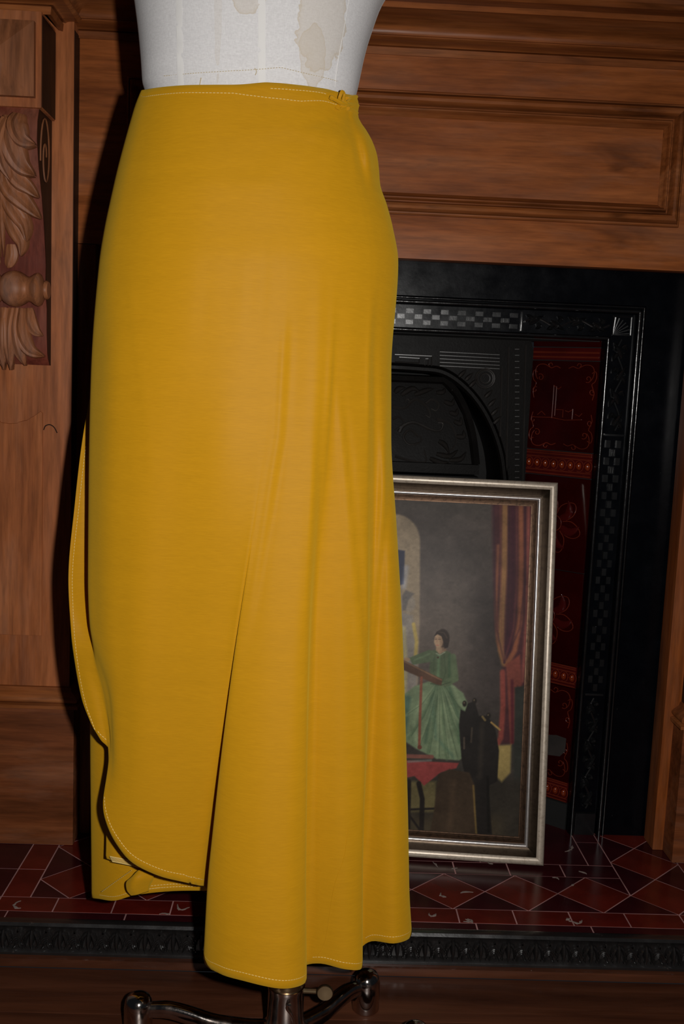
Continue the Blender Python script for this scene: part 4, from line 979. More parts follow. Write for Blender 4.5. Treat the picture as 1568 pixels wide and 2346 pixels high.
me = bpy.data.meshes.new('printed_picture'); cen = PP.reshape(-1, 3).mean(0)
me.from_pydata((np.array(mbp.v)-cen).tolist(), [], mbp.f); me.update()
ca = me.color_attributes.new('paint', 'FLOAT_COLOR', 'POINT')
ca.data.foreach_set('color', np.concatenate([lin.reshape(-1, 3), np.ones((lin[..., 0].size, 1))], 1).astype(np.float32).ravel())
mm, nt, b = mat('printed_paper', (0.2, 0.2, 0.2), 0.35, spec=0.06)
at = nd(nt, 'ShaderNodeVertexColor'); at.layer_name = 'paint'
nt.links.new(at.outputs['Color'], b.inputs['Base Color'])
MAT_GAIN = nd(nt, 'ShaderNodeMix'); 
me.materials.append(mm)
setprops(link('printed_picture', me, pc, cen), 'faded print of a seated woman in a green dress at a drawing board')
# ------------------------------------------------------------------ dress form
YB = 1.12
df = thing('dress_form', (float(aY(655, 2290, 1.06)[0]), 1.06, 0.0), 'white linen dress form with brown tide stains on a polished metal stand', 'dress form')
ZW = zY(575, 205, 1.05)
def ring(xl, xr, z, depth_f, depth_b, Y0=YB, n=64, p=2.2, bust=0.0):
    c, a = (xl+xr)/2, (xr-xl)/2; R = []
    for t in np.linspace(0, 2*math.pi, n, endpoint=False):
        ct, st_ = math.cos(t), math.sin(t)
        X = c+a*np.sign(st_)*abs(st_)**(2/p); dep = depth_f if ct > 0 else depth_b
        Yv = Y0-dep*np.sign(ct)*abs(ct)**(2/p)
        if bust and ct > 0: Yv -= bust*math.exp(-((abs(X-c)-a*0.48)/(a*0.26))**2)
        R.append((X, Yv, z))
    return R
def sil(pl, pr, py):
    return float(aY(pl, py, YB)[0]), float(aY(pr, py, YB)[0])
rings = []
def sk(py): return float(np.interp(py, [0, 31, 103, 156, 205], [307, 311.6, 320.5, 325, 328])), float(np.interp(py, [0, 49, 107, 170, 214], [873, 856, 838, 825, 815]))
# below the waist (inside the skirt)
for py, l, r, fd_, bd in ((900, 400, 760, .04, .06), (800, 320, 830, .075, .10), (600, 300, 860, .085, .11), (420, 315, 835, .083, .10), (300, 330, 812, .078, .09), (235, 334, 806, .077, .085)):
    xl, xr = sil(l, r, py); rings.append(ring(xl, xr, zY(570, py, YB), fd_, bd))
for py in (205, 170, 130, 90, 45, 0):
    l, r = sk(py); xl, xr = sil(l, r, py); rings.append(ring(xl, xr, zY(570, py, YB), (.078 if py > 180 else .081)+.0001*(205-py), .086+.0001*(205-py)))
xl0, xr0 = sil(*sk(0), 0); z0_ = zY(570, 0, YB); c0_ = (xl0+xr0)/2+0.006
for dz, a, fd_, bd, bu in ((.05, .148, .108, .108, .012), (.10, .160, .112, .112, .030), (.15, .166, .110, .112, .034), (.20, .168, .100, .110, .018), (.25, .172, .088, .105, .004), (.29, .172, .074, .092, 0), (.32, .150, .064, .080, 0), (.345, .100, .056, .066, 0), (.365, .062, .052, .056, 0), (.42, .055, .050, .054, 0), (.44, .056, .051, .055, 0), (.443, .030, .028, .03, 0), (.443, .002, .002, .002, 0)):
    rings.append(ring(c0_-a, c0_+a, z0_+dz, fd_, bd, YB+0.004, bust=bu))
rings = np.array(rings)
# resample smoothly in height
tt = np.linspace(0, len(rings)-1, 130)
RG = np.stack([[pchip(np.arange(len(rings)), rings[:, i, k_], tt) for k_ in range(3)] for i in range(64)])   # 64,3,130
RG = RG.transpose(2, 0, 1)
torso = MB().grid(RG, close_v=True).build('torso', 'linen_base', df, angle=60)
# linen stains placed on the torso in its own object space
mm, nt, b, c = LIN
tx = nd(nt, 'ShaderNodeTexCoord'); tor_c = ORG[torso.name]
def blob(center, radii, nscale, edge, seed):
    mp_ = nd(nt, 'ShaderNodeMapping'); loc = (np.array(center)-tor_c)
    mp_.vector_type = 'TEXTURE'; mp_.inputs['Location'].default_value = loc; mp_.inputs['Scale'].default_value = radii
    nt.links.new(tx.outputs['Object'], mp_.inputs['Vector'])
    ns = nd(nt, 'ShaderNodeTexNoise'); ns.inputs['Scale'].default_value = nscale; ns.inputs['Detail'].default_value = 4
    nt.links.new(tx.outputs['Object'], ns.inputs['Vector'])
    off_ = nd(nt, 'ShaderNodeVectorMath', operation='SUBTRACT'); nt.links.new(ns.outputs['Color'], off_.inputs[0]); off_.inputs[1].default_value = (.5, .5, .5)
    scl = nd(nt, 'ShaderNodeVectorMath', operation='SCALE'); nt.links.new(off_.outputs[0], scl.inputs[0]); scl.inputs['Scale'].default_value = 1.1
    ad = nd(nt, 'ShaderNodeVectorMath', operation='ADD'); nt.links.new(mp_.outputs[0], ad.inputs[0]); nt.links.new(scl.outputs[0], ad.inputs[1])
    ln = nd(nt, 'ShaderNodeVectorMath', operation='LENGTH'); nt.links.new(ad.outputs[0], ln.inputs[0])
    return ln.outputs['Value']
for (px, py, rx, rz, amt) in ((745, 40, .026, .048, 1), (720, 120, .014, .03, 1), (572, -12, .022, .022, 1), (500, 40, .0035, .05, .5)):
    q = aY(px, py, 1.035); d_ = blob(q, (rx, 0.05, rz), 40, 0, 1)
    c = mix(nt, ramp(nt, d_, [(0.80, (0.40*amt,)*3), (0.93, (0.50*amt,)*3), (0.98, (0.85*amt,)*3), (1.0, (0, 0, 0))]), c, (0.58, 0.50, 0.40))
nt.links.new(c, b.inputs['Base Color'])
bump(nt, b, wv1, 0.15, 0.0006)
# tapes and seams on the form
def on_form(px, py, lift=0.0008):
    # march to the front surface of the torso
    d = ray(px, py); Yl = 1.0
    z = None
    bestp = None
    for Yv in np.linspace(0.95, YB+0.03, 260):
        p = CAM+d*(Yv/d[1]); k_ = np.argmin(abs(RG[:, 0, 2]-p[2])); ring_ = RG[k_]; cX = (ring_[:, 0].min()+ring_[:, 0].max())/2; a = (ring_[:, 0].max()-ring_[:, 0].min())/2
        if abs(p[0]-cX) < a:
            f_ = ring_[:33] if p[0] >= cX else np.concatenate([ring_[32:], ring_[:1]])
            fr = ring_[ring_[:, 1] < YB+0.005]; o_ = np.argsort(fr[:, 0]); ys = np.interp(p[0], fr[o_, 0], fr[o_, 1])
            if p[1] >= ys: bestp = p; break
    if bestp is None: bestp = CAM+d*(YB/d[1])
    return bestp-d/np.linalg.norm(d)*lift
def tape(pts, w, name='twill_tape'):
    L = [on_form(px-w/2, py) for px, py in pts]; M_ = [on_form(px, py, .0011) for px, py in pts]; Rr = [on_form(px+w/2, py) for px, py in pts]
    MB().grid([[l, m_, r] for l, m_, r in zip(L, M_, Rr)]).build(name, 'linen_tape', df)
def seamline(pts, r, mt, parent, name='stitching', dash=None, fn=None):
    fn = fn or on_form
    C = catmull([fn(*p) for p in pts], 12); mb = MB()
    if dash is None: mb.tube(C, r, 5)
    else:
        s = np.concatenate([[0], np.cumsum(np.linalg.norm(np.diff(C, axis=0), axis=1))]); q = 0.0
        while q+dash[0] < s[-1]:
            a = np.array([[np.interp(q+dash[0]*e, s, C[:, k_]) for k_ in range(3)] for e in (0, 0.5, 1)]); mb.tube(a, r, 4); q += dash[0]+dash[1]
    return mb.build(name, mt, parent, kind='stuff' if dash else None)
tape([(600, y) for y in range(-380, 206, 15)], 17)
tape([(414-0.02*(200-y), y) for y in range(-380, 206, 15)], 14)
seamline([(768, 200), (774, 150), (786, 80), (800, 0), (816, -80), (826, -200), (822, -320)], 0.00045, 'linen_tape', df)
seamline([(376, 174), (440, 168), (520, 163), (590, 159), (640, 155), (658, 158), (700, 168), (760, 182), (800, 196)], 0.00035, 'thread_tan', df, dash=(0.0016, 0.0012))
seamline([(457, 198), (459, 188), (461, 178)], 0.0005, 'thread_tan', df); seamline([(585, 172), (588, 164), (584, 156)], 0.0004, 'thread_tan', df)
# ---- metal stand
SP = aY(655, 2300, 1.06); sx_, sy_ = float(SP[0]), 1.06
zcol = zY(655, 2266, 1.06-0.02)
MB().lathe([(.0085, .10), (.0085, .75)], (sx_, sy_, 0), 'z', 24).build('inner_pole', 'chrome', df)
mb = MB().lathe([(.012, .012), (.0255, .014), (.027, .022), (.0265, .030), (.0215, .036), (.0205, .045), (.0205, zcol-.012), (.0212, zcol-.010), (.0212, zcol-.007), (.0195, zcol-.006)], (sx_, sy_, 0), 'z', 40)
hub = mb.build('hub', 'worn_chrome', df, angle=35)
MB().lathe([(.019, zcol-.007), (.0202, zcol-.005), (.0202, zcol+.003), (.019, zcol+.005), (.0085, zcol+.005)], (sx_, sy_, 0), 'z', 40, caps=False).build('collar', 'brass_dull', hub, angle=35)
scr = aY(745, 2276, 1.05); zs_ = float(scr[2])
ts = MB().tube([(sx_+.019, sy_-.004, zs_-.001), (sx_+.034, sy_-.006, zs_)], .0032, 10)
ts.lathe([(.003, -.003), (.0085, -.0025), (.0095, -.001), (.0095, .001), (.0085, .0025), (.003, .003)], (float(scr[0]), sy_-.008, zs_), 'y', 24)
ts.build('thumbscrew', 'brass_dull', df, angle=35)
hk = [(667, 2302), (660, 2303), (658, 2312), (668, 2325), (675, 2345)]
MB().tube(catmull([aY(px, py, sy_-.0225) for px, py in hk], 6), .0016, 8).build('wire_hook', 'chrome', df)
# four arched legs on castor domes
fL = aZ(318, 2276, 0.05); fR = aZ(842, 2224, 0.05)
LEG = 0.5*(math.hypot(fL[0]-sx_, fL[1]-sy_)+math.hypot(fR[0]-sx_, fR[1]-sy_))
aR = math.atan2(fR[1]-sy_, fR[0]-sx_); aL = math.atan2(fL[1]-sy_, fL[0]-sx_)
print('stand', SP, fL, fR, LEG, math.degrees(aR), math.degrees(aL))
for ang, fpt in ((aR, fR), (aL, fL), (aR+math.pi, None), (aL+math.pi, None)):
    if fpt is None: fpt = np.array((sx_+LEG*math.cos(ang), sy_+LEG*math.sin(ang), .05))
    e = np.array((fpt[0]-sx_, fpt[1]-sy_)); Lg = np.linalg.norm(e); e /= Lg; o = np.array((-e[1], e[0]))
    prof = [(0.015, .026, .010, .0105), (.25, .0215, .010, .0100), (.45, .0225, .0098, .0098), (.65, .030, .0095, .0095), (.80, .034, .0090, .0090), (.92, .0315, .0085, .0085), (1.0, .030, .008, .008)]
    T_ = np.linspace(0.05, 1, 22); rows = []
    for t in T_:
        zc1 = pchip([p[0] for p in prof], [p[1] for p in prof], [t])[0]; wv = np.interp(t, [p[0] for p in prof], [p[2] for p in prof]); hv = np.interp(t, [p[0] for p in prof], [p[3] for p in prof])
        c = np.array((sx_+e[0]*Lg*t, sy_+e[1]*Lg*t))
        rows.append([(c[0]+o[0]*wv*0.9*np.sign(math.cos(q))*abs(math.cos(q))**.7, c[1]+o[1]*wv*0.9*np.sign(math.cos(q))*abs(math.cos(q))**.7, zc1+hv*np.sign(math.sin(q))*abs(math.sin(q))**.7) for q in np.linspace(0, 2*math.pi, 16, endpoint=False)])
    lg = MB().grid(rows, close_v=True).build('leg', 'worn_chrome', df, angle=60)
    MB().lathe([(.0155, .0005), (.0165, .002), (.0165, .034), (.0155, .041), (.0125, .0465), (.007, .0495), (.001, .0505)], (fpt[0], fpt[1], 0), 'z', 28).build('castor_dome', 'worn_chrome', lg, angle=50)
# ------------------------------------------------------------------ the wrap skirt
sk_t = thing('wrap_skirt', (float(aY(570, 2100, YB)[0]), YB, 0.13), 'long mustard yellow satin wrap skirt draped on the dress form', 'skirt')
LP = ([195, 300, 420, 600, 850, 1000, 1150, 1330, 1450], [324, 293, 262, 228, 209, 205, 203, 202, 203])
RP = ([195, 222, 242, 262, 280, 310, 350, 385, 405, 450, 480, 600, 720, 850, 950, 1050, 1200, 1450, 1700, 2030, 2133], [816, 818, 822, 819, 826, 846, 862, 868, 868, 880, 889, 912, 906, 896, 893, 899, 908, 922, 930, 937, 943])
BD = ([195, 300, 420, 600, 850], [.092, .104, .116, .124, .124])
def lint(tab, v): return float(np.interp(v, tab[0], tab[1]))
def Lp(v): return float(pchip(LP[0], LP[1], [min(max(v, 195), 1450)])[0])
def Rp(v): return float(pchip(RP[0], RP[1], [min(max(v, 195), 2133)])[0])
def Yell(px, py):
    l, r = Lp(py), Rp(py); c = (l+r)/2; a = (r-l)/2; q = min(1, abs((px-c)/a))
    return YB-lint(BD, py)*math.sqrt(max(0, 1-q**2.3))-0.016*max(0, (c-px)/a)
def wtop(px): return float(np.interp(px, [322, 374, 437, 557, 579, 611, 646, 700, 753, 794, 818], [208, 199, 195, 194, 191, 189, 191, 197, 205, 216, 220]))
COLS = []
def colm(px600, rows, end, yrows=None, wexp=1.3, w0=700):
    """px600: image x at the hip; rows: {py: px}; end: (px, py, Y); yrows: explicit {py: Y} below the hip"""
    s = (px600-228)/(912-228); pts = []
    for py in (None, 242, 262, 280, 300, 330, 360, 390, 420, 470, 520, 600):
        if py is None: px = 324+s*(816-324); pyt = wtop(px)
        else: pyt = py; px = Lp(py)+s*(Rp(py)-Lp(py))
        pts.append((pyt, px, Yell(px, max(pyt, 195))))
    y6 = pts[-1][2]; ep, ey, eY = end
    for py in sorted(rows):
        if py < ey-8:
            if yrows: yv = float(np.interp(py, sorted(yrows), [yrows[k_] for k_ in sorted(yrows)]))
            else: w = max(0, (py-w0)/(ey-w0))**wexp; yv = y6+(eY-y6)*w
            pts.append((py, rows[py], yv))
    pts.append((ey, ep, eY)); COLS.append(pts)
def hidden(off_px, dY, rows, end, yrows):
    """columns behind the left silhouette in the upper half"""
    pts = []
    for py in (215, 300, 420, 600): pts.append((py, Lp(py)+off_px, YB+dY))
    for py in sorted(rows):
        if py < end[1]-8: pts.append((py, rows[py], float(np.interp(py, sorted(yrows), [yrows[k_] for k_ in sorted(yrows)]))))
    pts.append((end[1], end[0], end[2])); COLS.append(pts)
R_ = lambda *v: dict(zip((850, 1000, 1200, 1450, 1700, 1900, 2030), v))
hidden(34, .072, {850: 222, 930: 203, 1000: 190, 1150: 172, 1330: 157, 1450: 163.5, 1500: 169, 1600: 187}, (212, 1665, 1.096), {850: 1.172, 930: 1.165, 1000: 1.158, 1330: 1.135, 1500: 1.115, 1600: 1.104, 1665: 1.096})
hidden(18, .050, {850: 224, 930: 212, 1000: 206, 1150: 196, 1330: 184, 1450: 182, 1500: 189, 1600: 210}, (232, 1696, 1.090), {850: 1.160, 930: 1.160, 1000: 1.160, 1330: 1.146, 1500: 1.110, 1600: 1.096, 1696: 1.090})
hidden(8, .028, {850: 221, 930: 219, 1000: 217, 1150: 215, 1330: 212, 1420: 208, 1500: 208, 1600: 230}, (249, 1717, 1.088), {850: 1.145, 1000: 1.150, 1330: 1.150, 1420: 1.135, 1500: 1.106, 1600: 1.094, 1717: 1.088})
colm(228, {850: 209, 1000: 205, 1150: 203, 1330: 202, 1420: 205, 1500: 218, 1600: 240, 1690: 252}, (248, 1768, 1.081), {850: 1.110, 1000: 1.106, 1330: 1.100, 1450: 1.098, 1600: 1.090, 1768: 1.081})
colm(247, {850: 228, 1000: 224, 1200: 221, 1450: 222, 1600: 250, 1720: 257}, (236, 1842, 1.072), {850: 1.072, 1200: 1.071, 1600: 1.076, 1720: 1.074, 1842: 1.072})
colm(277, {850: 256, 1000: 252, 1200: 248, 1450: 247, 1600: 262, 1740: 266}, (246, 1893, 1.066))
colm(322, {850: 301, 1000: 295, 1200: 288, 1450: 283, 1700: 292, 1860: 280}, (270, 1938, 1.060))
colm(378, {850: 356, 1000: 348, 1200: 336, 1450: 323, 1700: 325, 1880: 316}, (305, 1977, 1.056))
colm(455, {850: 432, 1000: 420, 1200: 405, 1450: 386, 1700: 378, 1900: 372}, (364, 2006, 1.056))
colm(540, {850: 520, 1000: 508, 1200: 488, 1450: 460, 1700: 440, 1900: 426}, (420, 2020, 1.062), w0=1000)
colm(606, {850: 598, 1000: 586, 1200: 560, 1450: 520, 1700: 490, 1900: 468}, (455, 2028, 1.070), w0=1150)
colm(626, {850: 618, 1000: 605, 1200: 577, 1450: 541, 1700: 510, 1900: 485}, (472, 2034, 1.088), wexp=1.1, w0=1320)
colm(638, {850: 629, 1000: 614, 1200: 583, 1450: 548, 1700: 522, 1900: 503, 2030: 490}, (484, 2075, 1.100), wexp=1.0, w0=1320)
colm(650, {850: 641, 1000: 625, 1200: 590, 1450: 547, 1700: 512, 1900: 489, 2030: 476}, (467, 2195, 1.040), wexp=1.1, w0=1320)
colm(662, R_(655, 641, 607, 571, 541, 520, 509), (502, 2229, 1.004), wexp=1.0, w0=1150)
colm(686, R_(680, 667, 641, 612, 589, 575, 568), (560, 2247, .984), w0=1000)
colm(712, R_(706, 696, 676, 658, 644, 636, 633), (630, 2263, .978), w0=900)
colm(733, R_(728, 720, 704, 690, 681, 676, 674), (674, 2262, .986))
colm(752, R_(744, 735, 719, 706, 702, 701, 700), (702, 2247, 1.010))
colm(766, R_(757, 748, 731, 714, 705, 699, 697), (697, 2214, 1.052), wexp=1.1, w0=900)
colm(782, R_(769, 761, 748, 739, 736, 735, 735), (736, 2207, 1.046), wexp=0.8)
colm(815, R_(800, 797, 793, 790, 789, 789, 789), (791, 2220, 1.038), wexp=0.9)
colm(843, R_(832, 834, 836, 837, 834, 830, 829), (829, 2218, 1.054), wexp=1.0)
colm(854, R_(845, 846, 848, 847, 841, 831, 827), (825, 2178, 1.098), wexp=1.0, w0=900)
colm(867, R_(857, 858, 860, 860, 857, 853, 851), (852, 2156, 1.092), wexp=0.7)
colm(889, R_(874, 876, 884, 893, 898, 899, 900), (902, 2161, 1.076))
colm(904, R_(889, 889, 902, 916, 924, 929, 932), (936, 2151, 1.096))
colm(912, R_(896, 896, 908, 922, 930, 935, 937), (943, 2133, 1.122))
def behind(off_px, dY, end):
    pts = []
    for py in (222, 242, 262, 280, 300, 330, 360, 390, 420, 470, 520, 600, 850, 1000, 1200, 1450, 1700, 1900, 2030): pts.append((py, Rp(py)-off_px, YB+dY))
    pts.append((end[1], end[0], end[2])); COLS.append(pts)
behind(9, .040, (934, 2118, 1.165)); behind(34, .085, (905, 2100, 1.205))
NV, SUB = 150, 5
vq = np.linspace(0, 1, NV)
CP = []
for pts in COLS:
    py = np.array([p[0] for p in pts], float); px = [p[1] for p in pts]; yy = [p[2] for p in pts]
    q = py[0]+(py[-1]-py[0])*vq
    CP.append(np.stack([pchip(py, px, q), q, pchip(py, yy, q)], 1))
CP = np.array(CP)                       # columns, rows, (px,py,Y)
# soften the ripple of the interpolation along the cloth before subdividing across it
GRD = np.array([catmull(CP[:, j], SUB) for j in range(NV)]).transpose(1, 0, 2)
PXg, PYg, YYg = GRD[..., 0], GRD[..., 1], GRD[..., 2].copy()
# soft ripples of the cloth, pulls towards the tie, puckers at the hem
def gs(x, c, w): return np.exp(-((x-c)/w)**2)
for cx, w, cy, h, a in ((470, 16, 690, 130, .0016), (560, 18, 680, 110, -.0016), (600, 14, 650, 110, .0014), (350, 40, 800, 220, .0012), (690, 26, 860, 160, .0015), (770, 18, 900, 180, -.0022), (640, 12, 1050, 160, .0016), (430, 26, 1600, 260, .0014), (330, 24, 1500, 260, -.0012), (600, 16, 1900, 240, -.0014)):
    YYg += 0.6*a*gs(PXg+(PYg-cy)*0.06, cx, w*1.3)*gs(PYg, cy, h)
YYg += 0.0006*np.sin((PXg+0.1*PYg)*0.085)*gs(PYg, 1000, 280)*gs(PXg, 780, 90)
ang = np.arctan2(PYg-232, 800-PXg); dist = np.hypot(PYg-232, PXg-800)
YYg += 0.0042*np.sin(ang*13+0.6)*np.exp(-dist/95)*sm(8, 50, dist)
YYg -= 0.010*gs(PXg-(835+0.11*(PYg-300)), 0, 13)*gs(PYg, 330, 70); YYg += 0.008*gs(PXg-(812+0.22*(PYg-300)), 0, 11)*gs(PYg, 350, 60)
YYg += 0.005*gs(PXg-(850+0.10*(PYg-300)), 0, 7)*gs(PYg, 370, 50); YYg -= 0.004*gs(PYg-(300+0.1*(PXg-700)), 0, 16)*gs(PXg, 720, 60)
def ridge(pys, pxs, w, a, side=0.0):
    c_ = np.interp(PYg, pys, pxs); win = sm(pys[0], pys[0]+0.18*(pys[-1]-pys[0]), PYg)*(1-sm(pys[-1]-0.25*(pys[-1]-pys[0]), pys[-1], PYg))
    return a*win*(gs(PXg-c_, 0, w)-side*gs(PXg-c_, 1.6*w, w))
YYg -= ridge([600, 940, 1150], [292, 335, 352], 5, .0010)
YYg -= ridge([840, 900, 1170, 1500, 1900], [768, 775, 799, 828, 832], 8, .0034, 0.9)
YYg -= ridge([840, 1100, 1250, 1600, 2100], [888, 880, 868, 845, 828], 8, .0036, 0.9)
YYg -= ridge([700, 1000, 1300, 1500], [655, 640, 590, 556], 10, .0018, 0.5)
YYg -= ridge([980, 1100, 1350, 2240], [722, 720, 708, 701], 9, .0030, 0.8)
YYg += 0.0022*np.sin(PXg*0.55)*gs(PXg, 432, 28)*gs(PYg, 2020, 14)
D = BF[None, None]+BR[None, None]*((PXg-W/2)/F)[..., None]+BU[None, None]*((H/2-PYg)/F)[..., None]
FP = CAM+D*(YYg/D[..., 1])[..., None]
fpo = MB().grid(FP).build('front_panel', 'mustard_satin', sk_t, angle=180)
def solid(o, th, off_=-1):
    md = o.modifiers.new('thickness', 'SOLIDIFY'); md.thickness = th; md.offset = off_
solid(fpo, 0.0009, 0)
# back and under layer: columns in (px, z, Y)
ZH = float(FP[-20, -1, 2])
def zrow(py): return zY(570, py, YB)
BC = []
def backcol(pxs, ys, end):
    """pxs / ys at rows top,300,420,600,850,1200,1700"""
    pts = [(zrow(py)-(0.004 if i == 0 else 0), px, y) for i, (py, px, y) in enumerate(zip((214, 300, 420, 600, 850, 1200, 1700), pxs, ys))]
    pts.append(end); BC.append(pts)
def zend(px, py, Y): return (zY(px, py, Y), px, Y)
rr_ = [Rp(p) for p in (214, 300, 420, 600, 850, 1200, 1700)]
backcol([r-12 for r in rr_], [1.155]*7, (0.135, 925, 1.165))
backcol([r-70 for r in rr_], [1.205, 1.215, 1.23, 1.24, 1.245, 1.25, 1.255], (0.130, 860, 1.270))
backcol([r-130 for r in rr_], [1.213, 1.225, 1.243, 1.26, 1.26, 1.255, 1.245], (0.128, 780, 1.235))
backcol([r-200 for r in rr_], [1.215, 1.228, 1.248, 1.265, 1.27, 1.28, 1.285], (0.126, 690, 1.295))
backcol([570]*7, [1.216, 1.228, 1.250, 1.268, 1.27, 1.265, 1.26], (0.124, 590, 1.250))
backcol([450, 440, 430, 420, 420, 420, 430], [1.213, 1.226, 1.246, 1.262, 1.27, 1.28, 1.285], (0.122, 440, 1.295))
backcol([380, 360, 340, 318, 305, 300, 300], [1.200, 1.214, 1.230, 1.242, 1.245, 1.25, 1.255], (0.120, 300, 1.265))
backcol([348, 318, 288, 254, 238, 232, 222], [1.165, 1.170, 1.178, 1.184, 1.19, 1.20, 1.21], zend(222, 2048, 1.22))
backcol([338, 306, 275, 241, 226, 216, 207], [1.135, 1.14, 1.145, 1.148, 1.155, 1.175, 1.185], zend(211, 2056, 1.190))
backcol([345, 316, 287, 255, 240, 232, 219], [1.112, 1.110, 1.108, 1.108, 1.118, 1.150, 1.160], zend(228, 2059, 1.165))
backcol([365, 342, 318, 295, 285, 275, 258], [1.092, 1.085, 1.078, 1.076, 1.09, 1.130, 1.140], zend(264, 2063, 1.140))
backcol([400, 385, 370, 355, 345, 335, 315], [1.076, 1.064, 1.052, 1.048, 1.065, 1.115, 1.130], zend(312, 2050, 1.128))
backcol([450, 440, 432, 425, 420, 412, 400], [1.062, 1.046, 1.032, 1.024, 1.045, 1.110, 1.128], zend(396, 2041, 1.130))
backcol([510, 505, 505, 505, 505, 505, 505], [1.052, 1.034, 1.018, 1.010, 1.035, 1.105, 1.130], zend(500, 2040, 1.136))
CPB = []
for pts in BC:
    z = np.array([p[0] for p in pts]); q = z[0]+(z[-1]-z[0])*vq
    px = pchip(-z, [p[1] for p in pts], -q); yy = pchip(-z, [p[2] for p in pts], -q)
    CPB.append(np.array([pxz(a, b2, c_) for a, b2, c_ in zip(px, q, yy)]))
CPB = np.array(CPB)
BG = np.array([catmull(CPB[:, j], SUB) for j in range(NV)]).transpose(1, 0, 2)
bpo = MB().grid(BG).build('under_layer', 'mustard_satin', sk_t, angle=180); solid(bpo, 0.0009, 0)
# turned-back corner of the under layer, with its overlocked edge
yc0 = 1.112
cor = [[(244, 1722, yc0+.012), (262, 1722, yc0+.004), (300, 1722, yc0-.004), (350, 1730, yc0-.006)],
       [(243, 1820, yc0+.012), (262, 1820, yc0+.003), (300, 1830, yc0-.004), (350, 1840, yc0-.006)],
       [(243, 1920, yc0+.012), (262, 1922, yc0+.002), (300, 1930, yc0-.004), (350, 1950, yc0-.006)],
       [(242, 1966, yc0+.012), (266, 1974, yc0+.001), (300, 1983, yc0-.002), (330, 1991, yc0-.002)]]
G4 = np.array(cor, float); G4 = np.array([catmull(r, 6) for r in G4]); G4 = np.array([catmull(G4[:, j], 6) for j in range(G4.shape[1])])
TG = np.array([[aY(*p) for p in r] for r in G4])
tc = MB().grid(TG).build('turned_corner', 'mustard_satin', sk_t, angle=180); solid(tc, 0.0008, 0)
fold = [[(300, 2012, 1.120), (318, 1994, 1.108), (345, 1990, 1.112)], [(288, 2022, 1.118), (312, 2012, 1.100), (352, 2010, 1.112)], [(290, 2040, 1.116), (308, 2034, 1.104), (345, 2026, 1.116)], [(300, 2052, 1.118), (315, 2050, 1.114), (340, 2042, 1.120)]]
G5 = np.array([catmull(r, 6) for r in np.array(fold)]); G5 = np.array([catmull(G5[:, j], 6) for j in range(G5.shape[1])])
tf = MB().grid(np.array([[aY(*p) for p in r] for r in G5])).build('turned_fold', 'mustard_satin', sk_t, angle=180); solid(tf, 0.0008, 0)
# ---- stitching: dashes following the cloth
def stitch(path, r=0.00034, dash=0.0024, gap=0.0012, mt='thread_pale', name='stitching', lift=0.0009):
    C = np.asarray(path); vdir = C-CAM; C = C-vdir/np.linalg.norm(vdir, axis=1)[:, None]*lift
    s = np.concatenate([[0], np.cumsum(np.linalg.norm(np.diff(C, axis=0), axis=1))]); q = 0.0; mb = MB()
    while q+dash < s[-1]:
        a = np.array([[np.interp(q+dash*e, s, C[:, k_]) for k_ in range(3)] for e in (0, 0.5, 1)]); mb.tube(a, r, 4); q += dash+gap
    if mb.v: mb.build(name, mt, sk_t, kind='stuff')
def hem_path(G, i0, i1, inset):
    out_ = []
    for i in range(i0, i1):
        c_ = G[i]; s = np.concatenate([[0], np.cumsum(np.linalg.norm(np.diff(c_, axis=0), axis=1))]); L_ = s[-1]-inset
        out_.append([np.interp(L_, s, c_[:, k_]) for k_ in range(3)])
    return out_
ci = lambda k_: k_*SUB
stitch(hem_path(FP, ci(4), ci(11), 0.0085)); stitch(hem_path(FP, ci(13)+1, ci(18)+3, 0.0085)); stitch(hem_path(FP, ci(20)-2, ci(22)+2, 0.0075)); stitch(hem_path(FP, ci(24)-2, ci(27), 0.0075))
# along the flared free edge of the left side
edge = FP[0]; nxt = FP[ci(1)]
j0 = int(np.argmin(abs(CP[0][:, 1]-1010))); pth = []
for j in range(j0, NV):
    d = nxt[j]-edge[j]; L_ = np.linalg.norm(d); pth.append(edge[j]+d*min(0.85, 0.0062/L_))
for i in range(1, ci(2)): pass
stitch(pth)
stitch(hem_path(FP, 4, ci(2), 0.0075))
def wais(px0, px1, inset):
    out_ = []
    for i in range(ci(3), ci(27)):
        c_ = FP[i]; p0 = GRD[i, 0, 0]
        if px0 <= p0 <= px1:
            s = np.concatenate([[0], np.cumsum(np.linalg.norm(np.diff(c_, axis=0), axis=1))]); ins = inset(p0)
            out_.append([np.interp(ins, s, c_[:, k_]) for k_ in range(3)])
    return out_
stitch(wais(326, 770, lambda p: np.interp(p, [326, 430, 540, 610, 690, 770], [.0075, .0075, .0085, .015, .0165, .0125])), lift=0.0012)
stitch(wais(620, 750, lambda p: .0058), lift=0.0012)
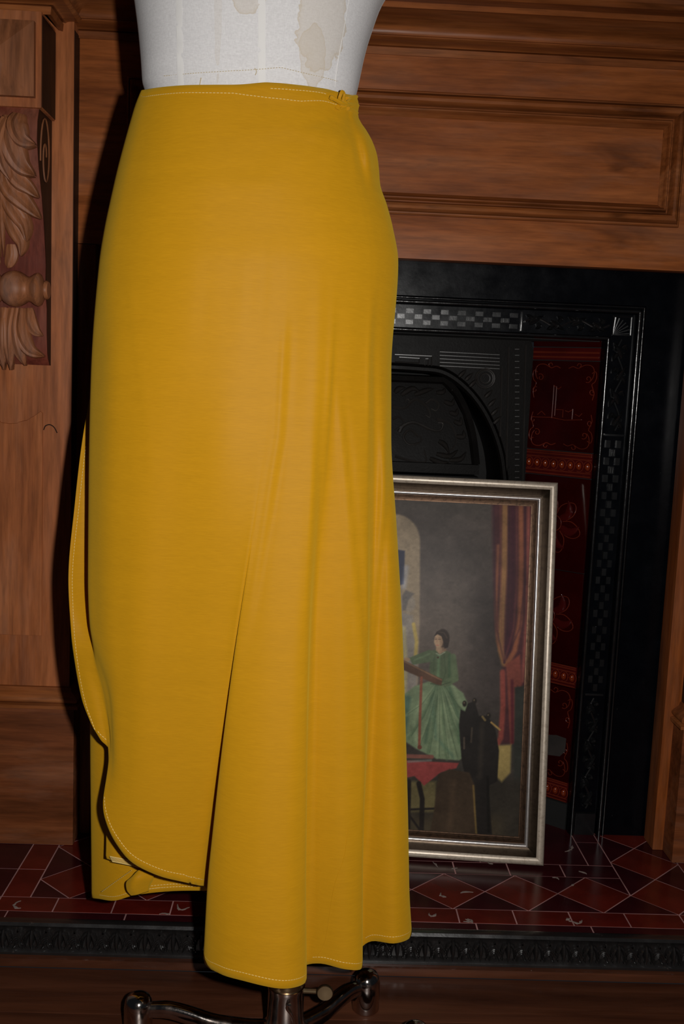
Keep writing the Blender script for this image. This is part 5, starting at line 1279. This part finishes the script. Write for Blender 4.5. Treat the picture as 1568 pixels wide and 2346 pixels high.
# overlock and hem stitches inside the left opening
stitch([aY(px, py, y) for px, py, y in ((233, 2043, 1.150), (262, 2022, 1.136), (290, 2002, 1.126), (305, 1992, 1.118))], lift=0.004)
stitch(hem_path(BG, ci(9), ci(12), 0.005), lift=0.0012); stitch(hem_path(BG, ci(11), ci(13), 0.0085), lift=0.0012); stitch(hem_path(BG, ci(11), ci(13), 0.0050), lift=0.0012)
mb = MB()
for t in np.linspace(0, 1, 26):
    a = aY(252+72*t, 1962+14*t, yc0-.001-.004*t); b_ = aY(258+70*t, 1974+14*t, yc0-.001-.004*t); mb.tube([a, b_], 0.00035, 4)
mb.tube([aY(252, 1962, yc0-.001), aY(324, 1976, yc0-.005)], 0.0004, 4); mb.tube([aY(258, 1974, yc0-.001), aY(328, 1988, yc0-.005)], 0.0004, 4)
mb.build('overlock_stitching', 'thread_pale', sk_t, kind='stuff')
def surf(px, py):
    d2 = (PXg-px)**2+(PYg-py)**2+(YYg-0.9)*40; k_ = np.unravel_index(np.argmin(d2), d2.shape); return FP[k_]
sp_ = catmull([surf(*q) for q in ((800, 1900), (788, 1960), (772, 2030), (756, 2090), (742, 2150), (730, 2196))], 8)
vd_ = sp_-CAM; sp_ = sp_-vd_/np.linalg.norm(vd_, axis=1)[:, None]*0.0006
MB().tube(sp_, 0.0005, 5).build('seam', 'mustard_satin', sk_t)
# ---- waist tie at the side
YT = 1.088
def t3(pts, lift=0.0): return catmull([aY(px, py, Yell(min(px, 812), 235)-0.002+dy-lift) for px, py, dy in pts], 8)
mb = MB()
mb.tube(t3([(777, 236, -.004), (779, 222, -.010), (784, 210, -.013), (789, 213, -.011), (786, 228, -.008), (781, 242, -.004)]), 0.0018, 7, flat=0.6)
mb.tube(t3([(756, 222, -.004), (768, 228, -.008), (782, 236, -.010), (796, 240, -.006), (804, 238, .0)]), [.0028, .0030, .0034, .0036, .0036, .0034]+[.003]*27, 7, flat=.6)
mb.tube(t3([(790, 240, -.006), (797, 232, -.008), (803, 225, -.003)]), 0.0016, 6, flat=.6)
mb.tube(t3([(788, 242, -.006), (780, 250, -.004), (770, 246, -.002)]), 0.0016, 6, flat=.6)
mb.ball(aY(786, 238, Yell(786, 235)-.006), (0.0055, 0.004, 0.0045), 10, 6)
for pts in (((796, 226, .0), (808, 223, .006), (815, 222, .018)), ((798, 238, .0), (810, 240, .006), (818, 242, .018)), ((796, 248, .0), (808, 254, .006), (816, 259, .018))):
    mb.tube(t3(pts), 0.0030, 8, flat=0.7)
mb.build('waist_tie', 'mustard_satin', sk_t)
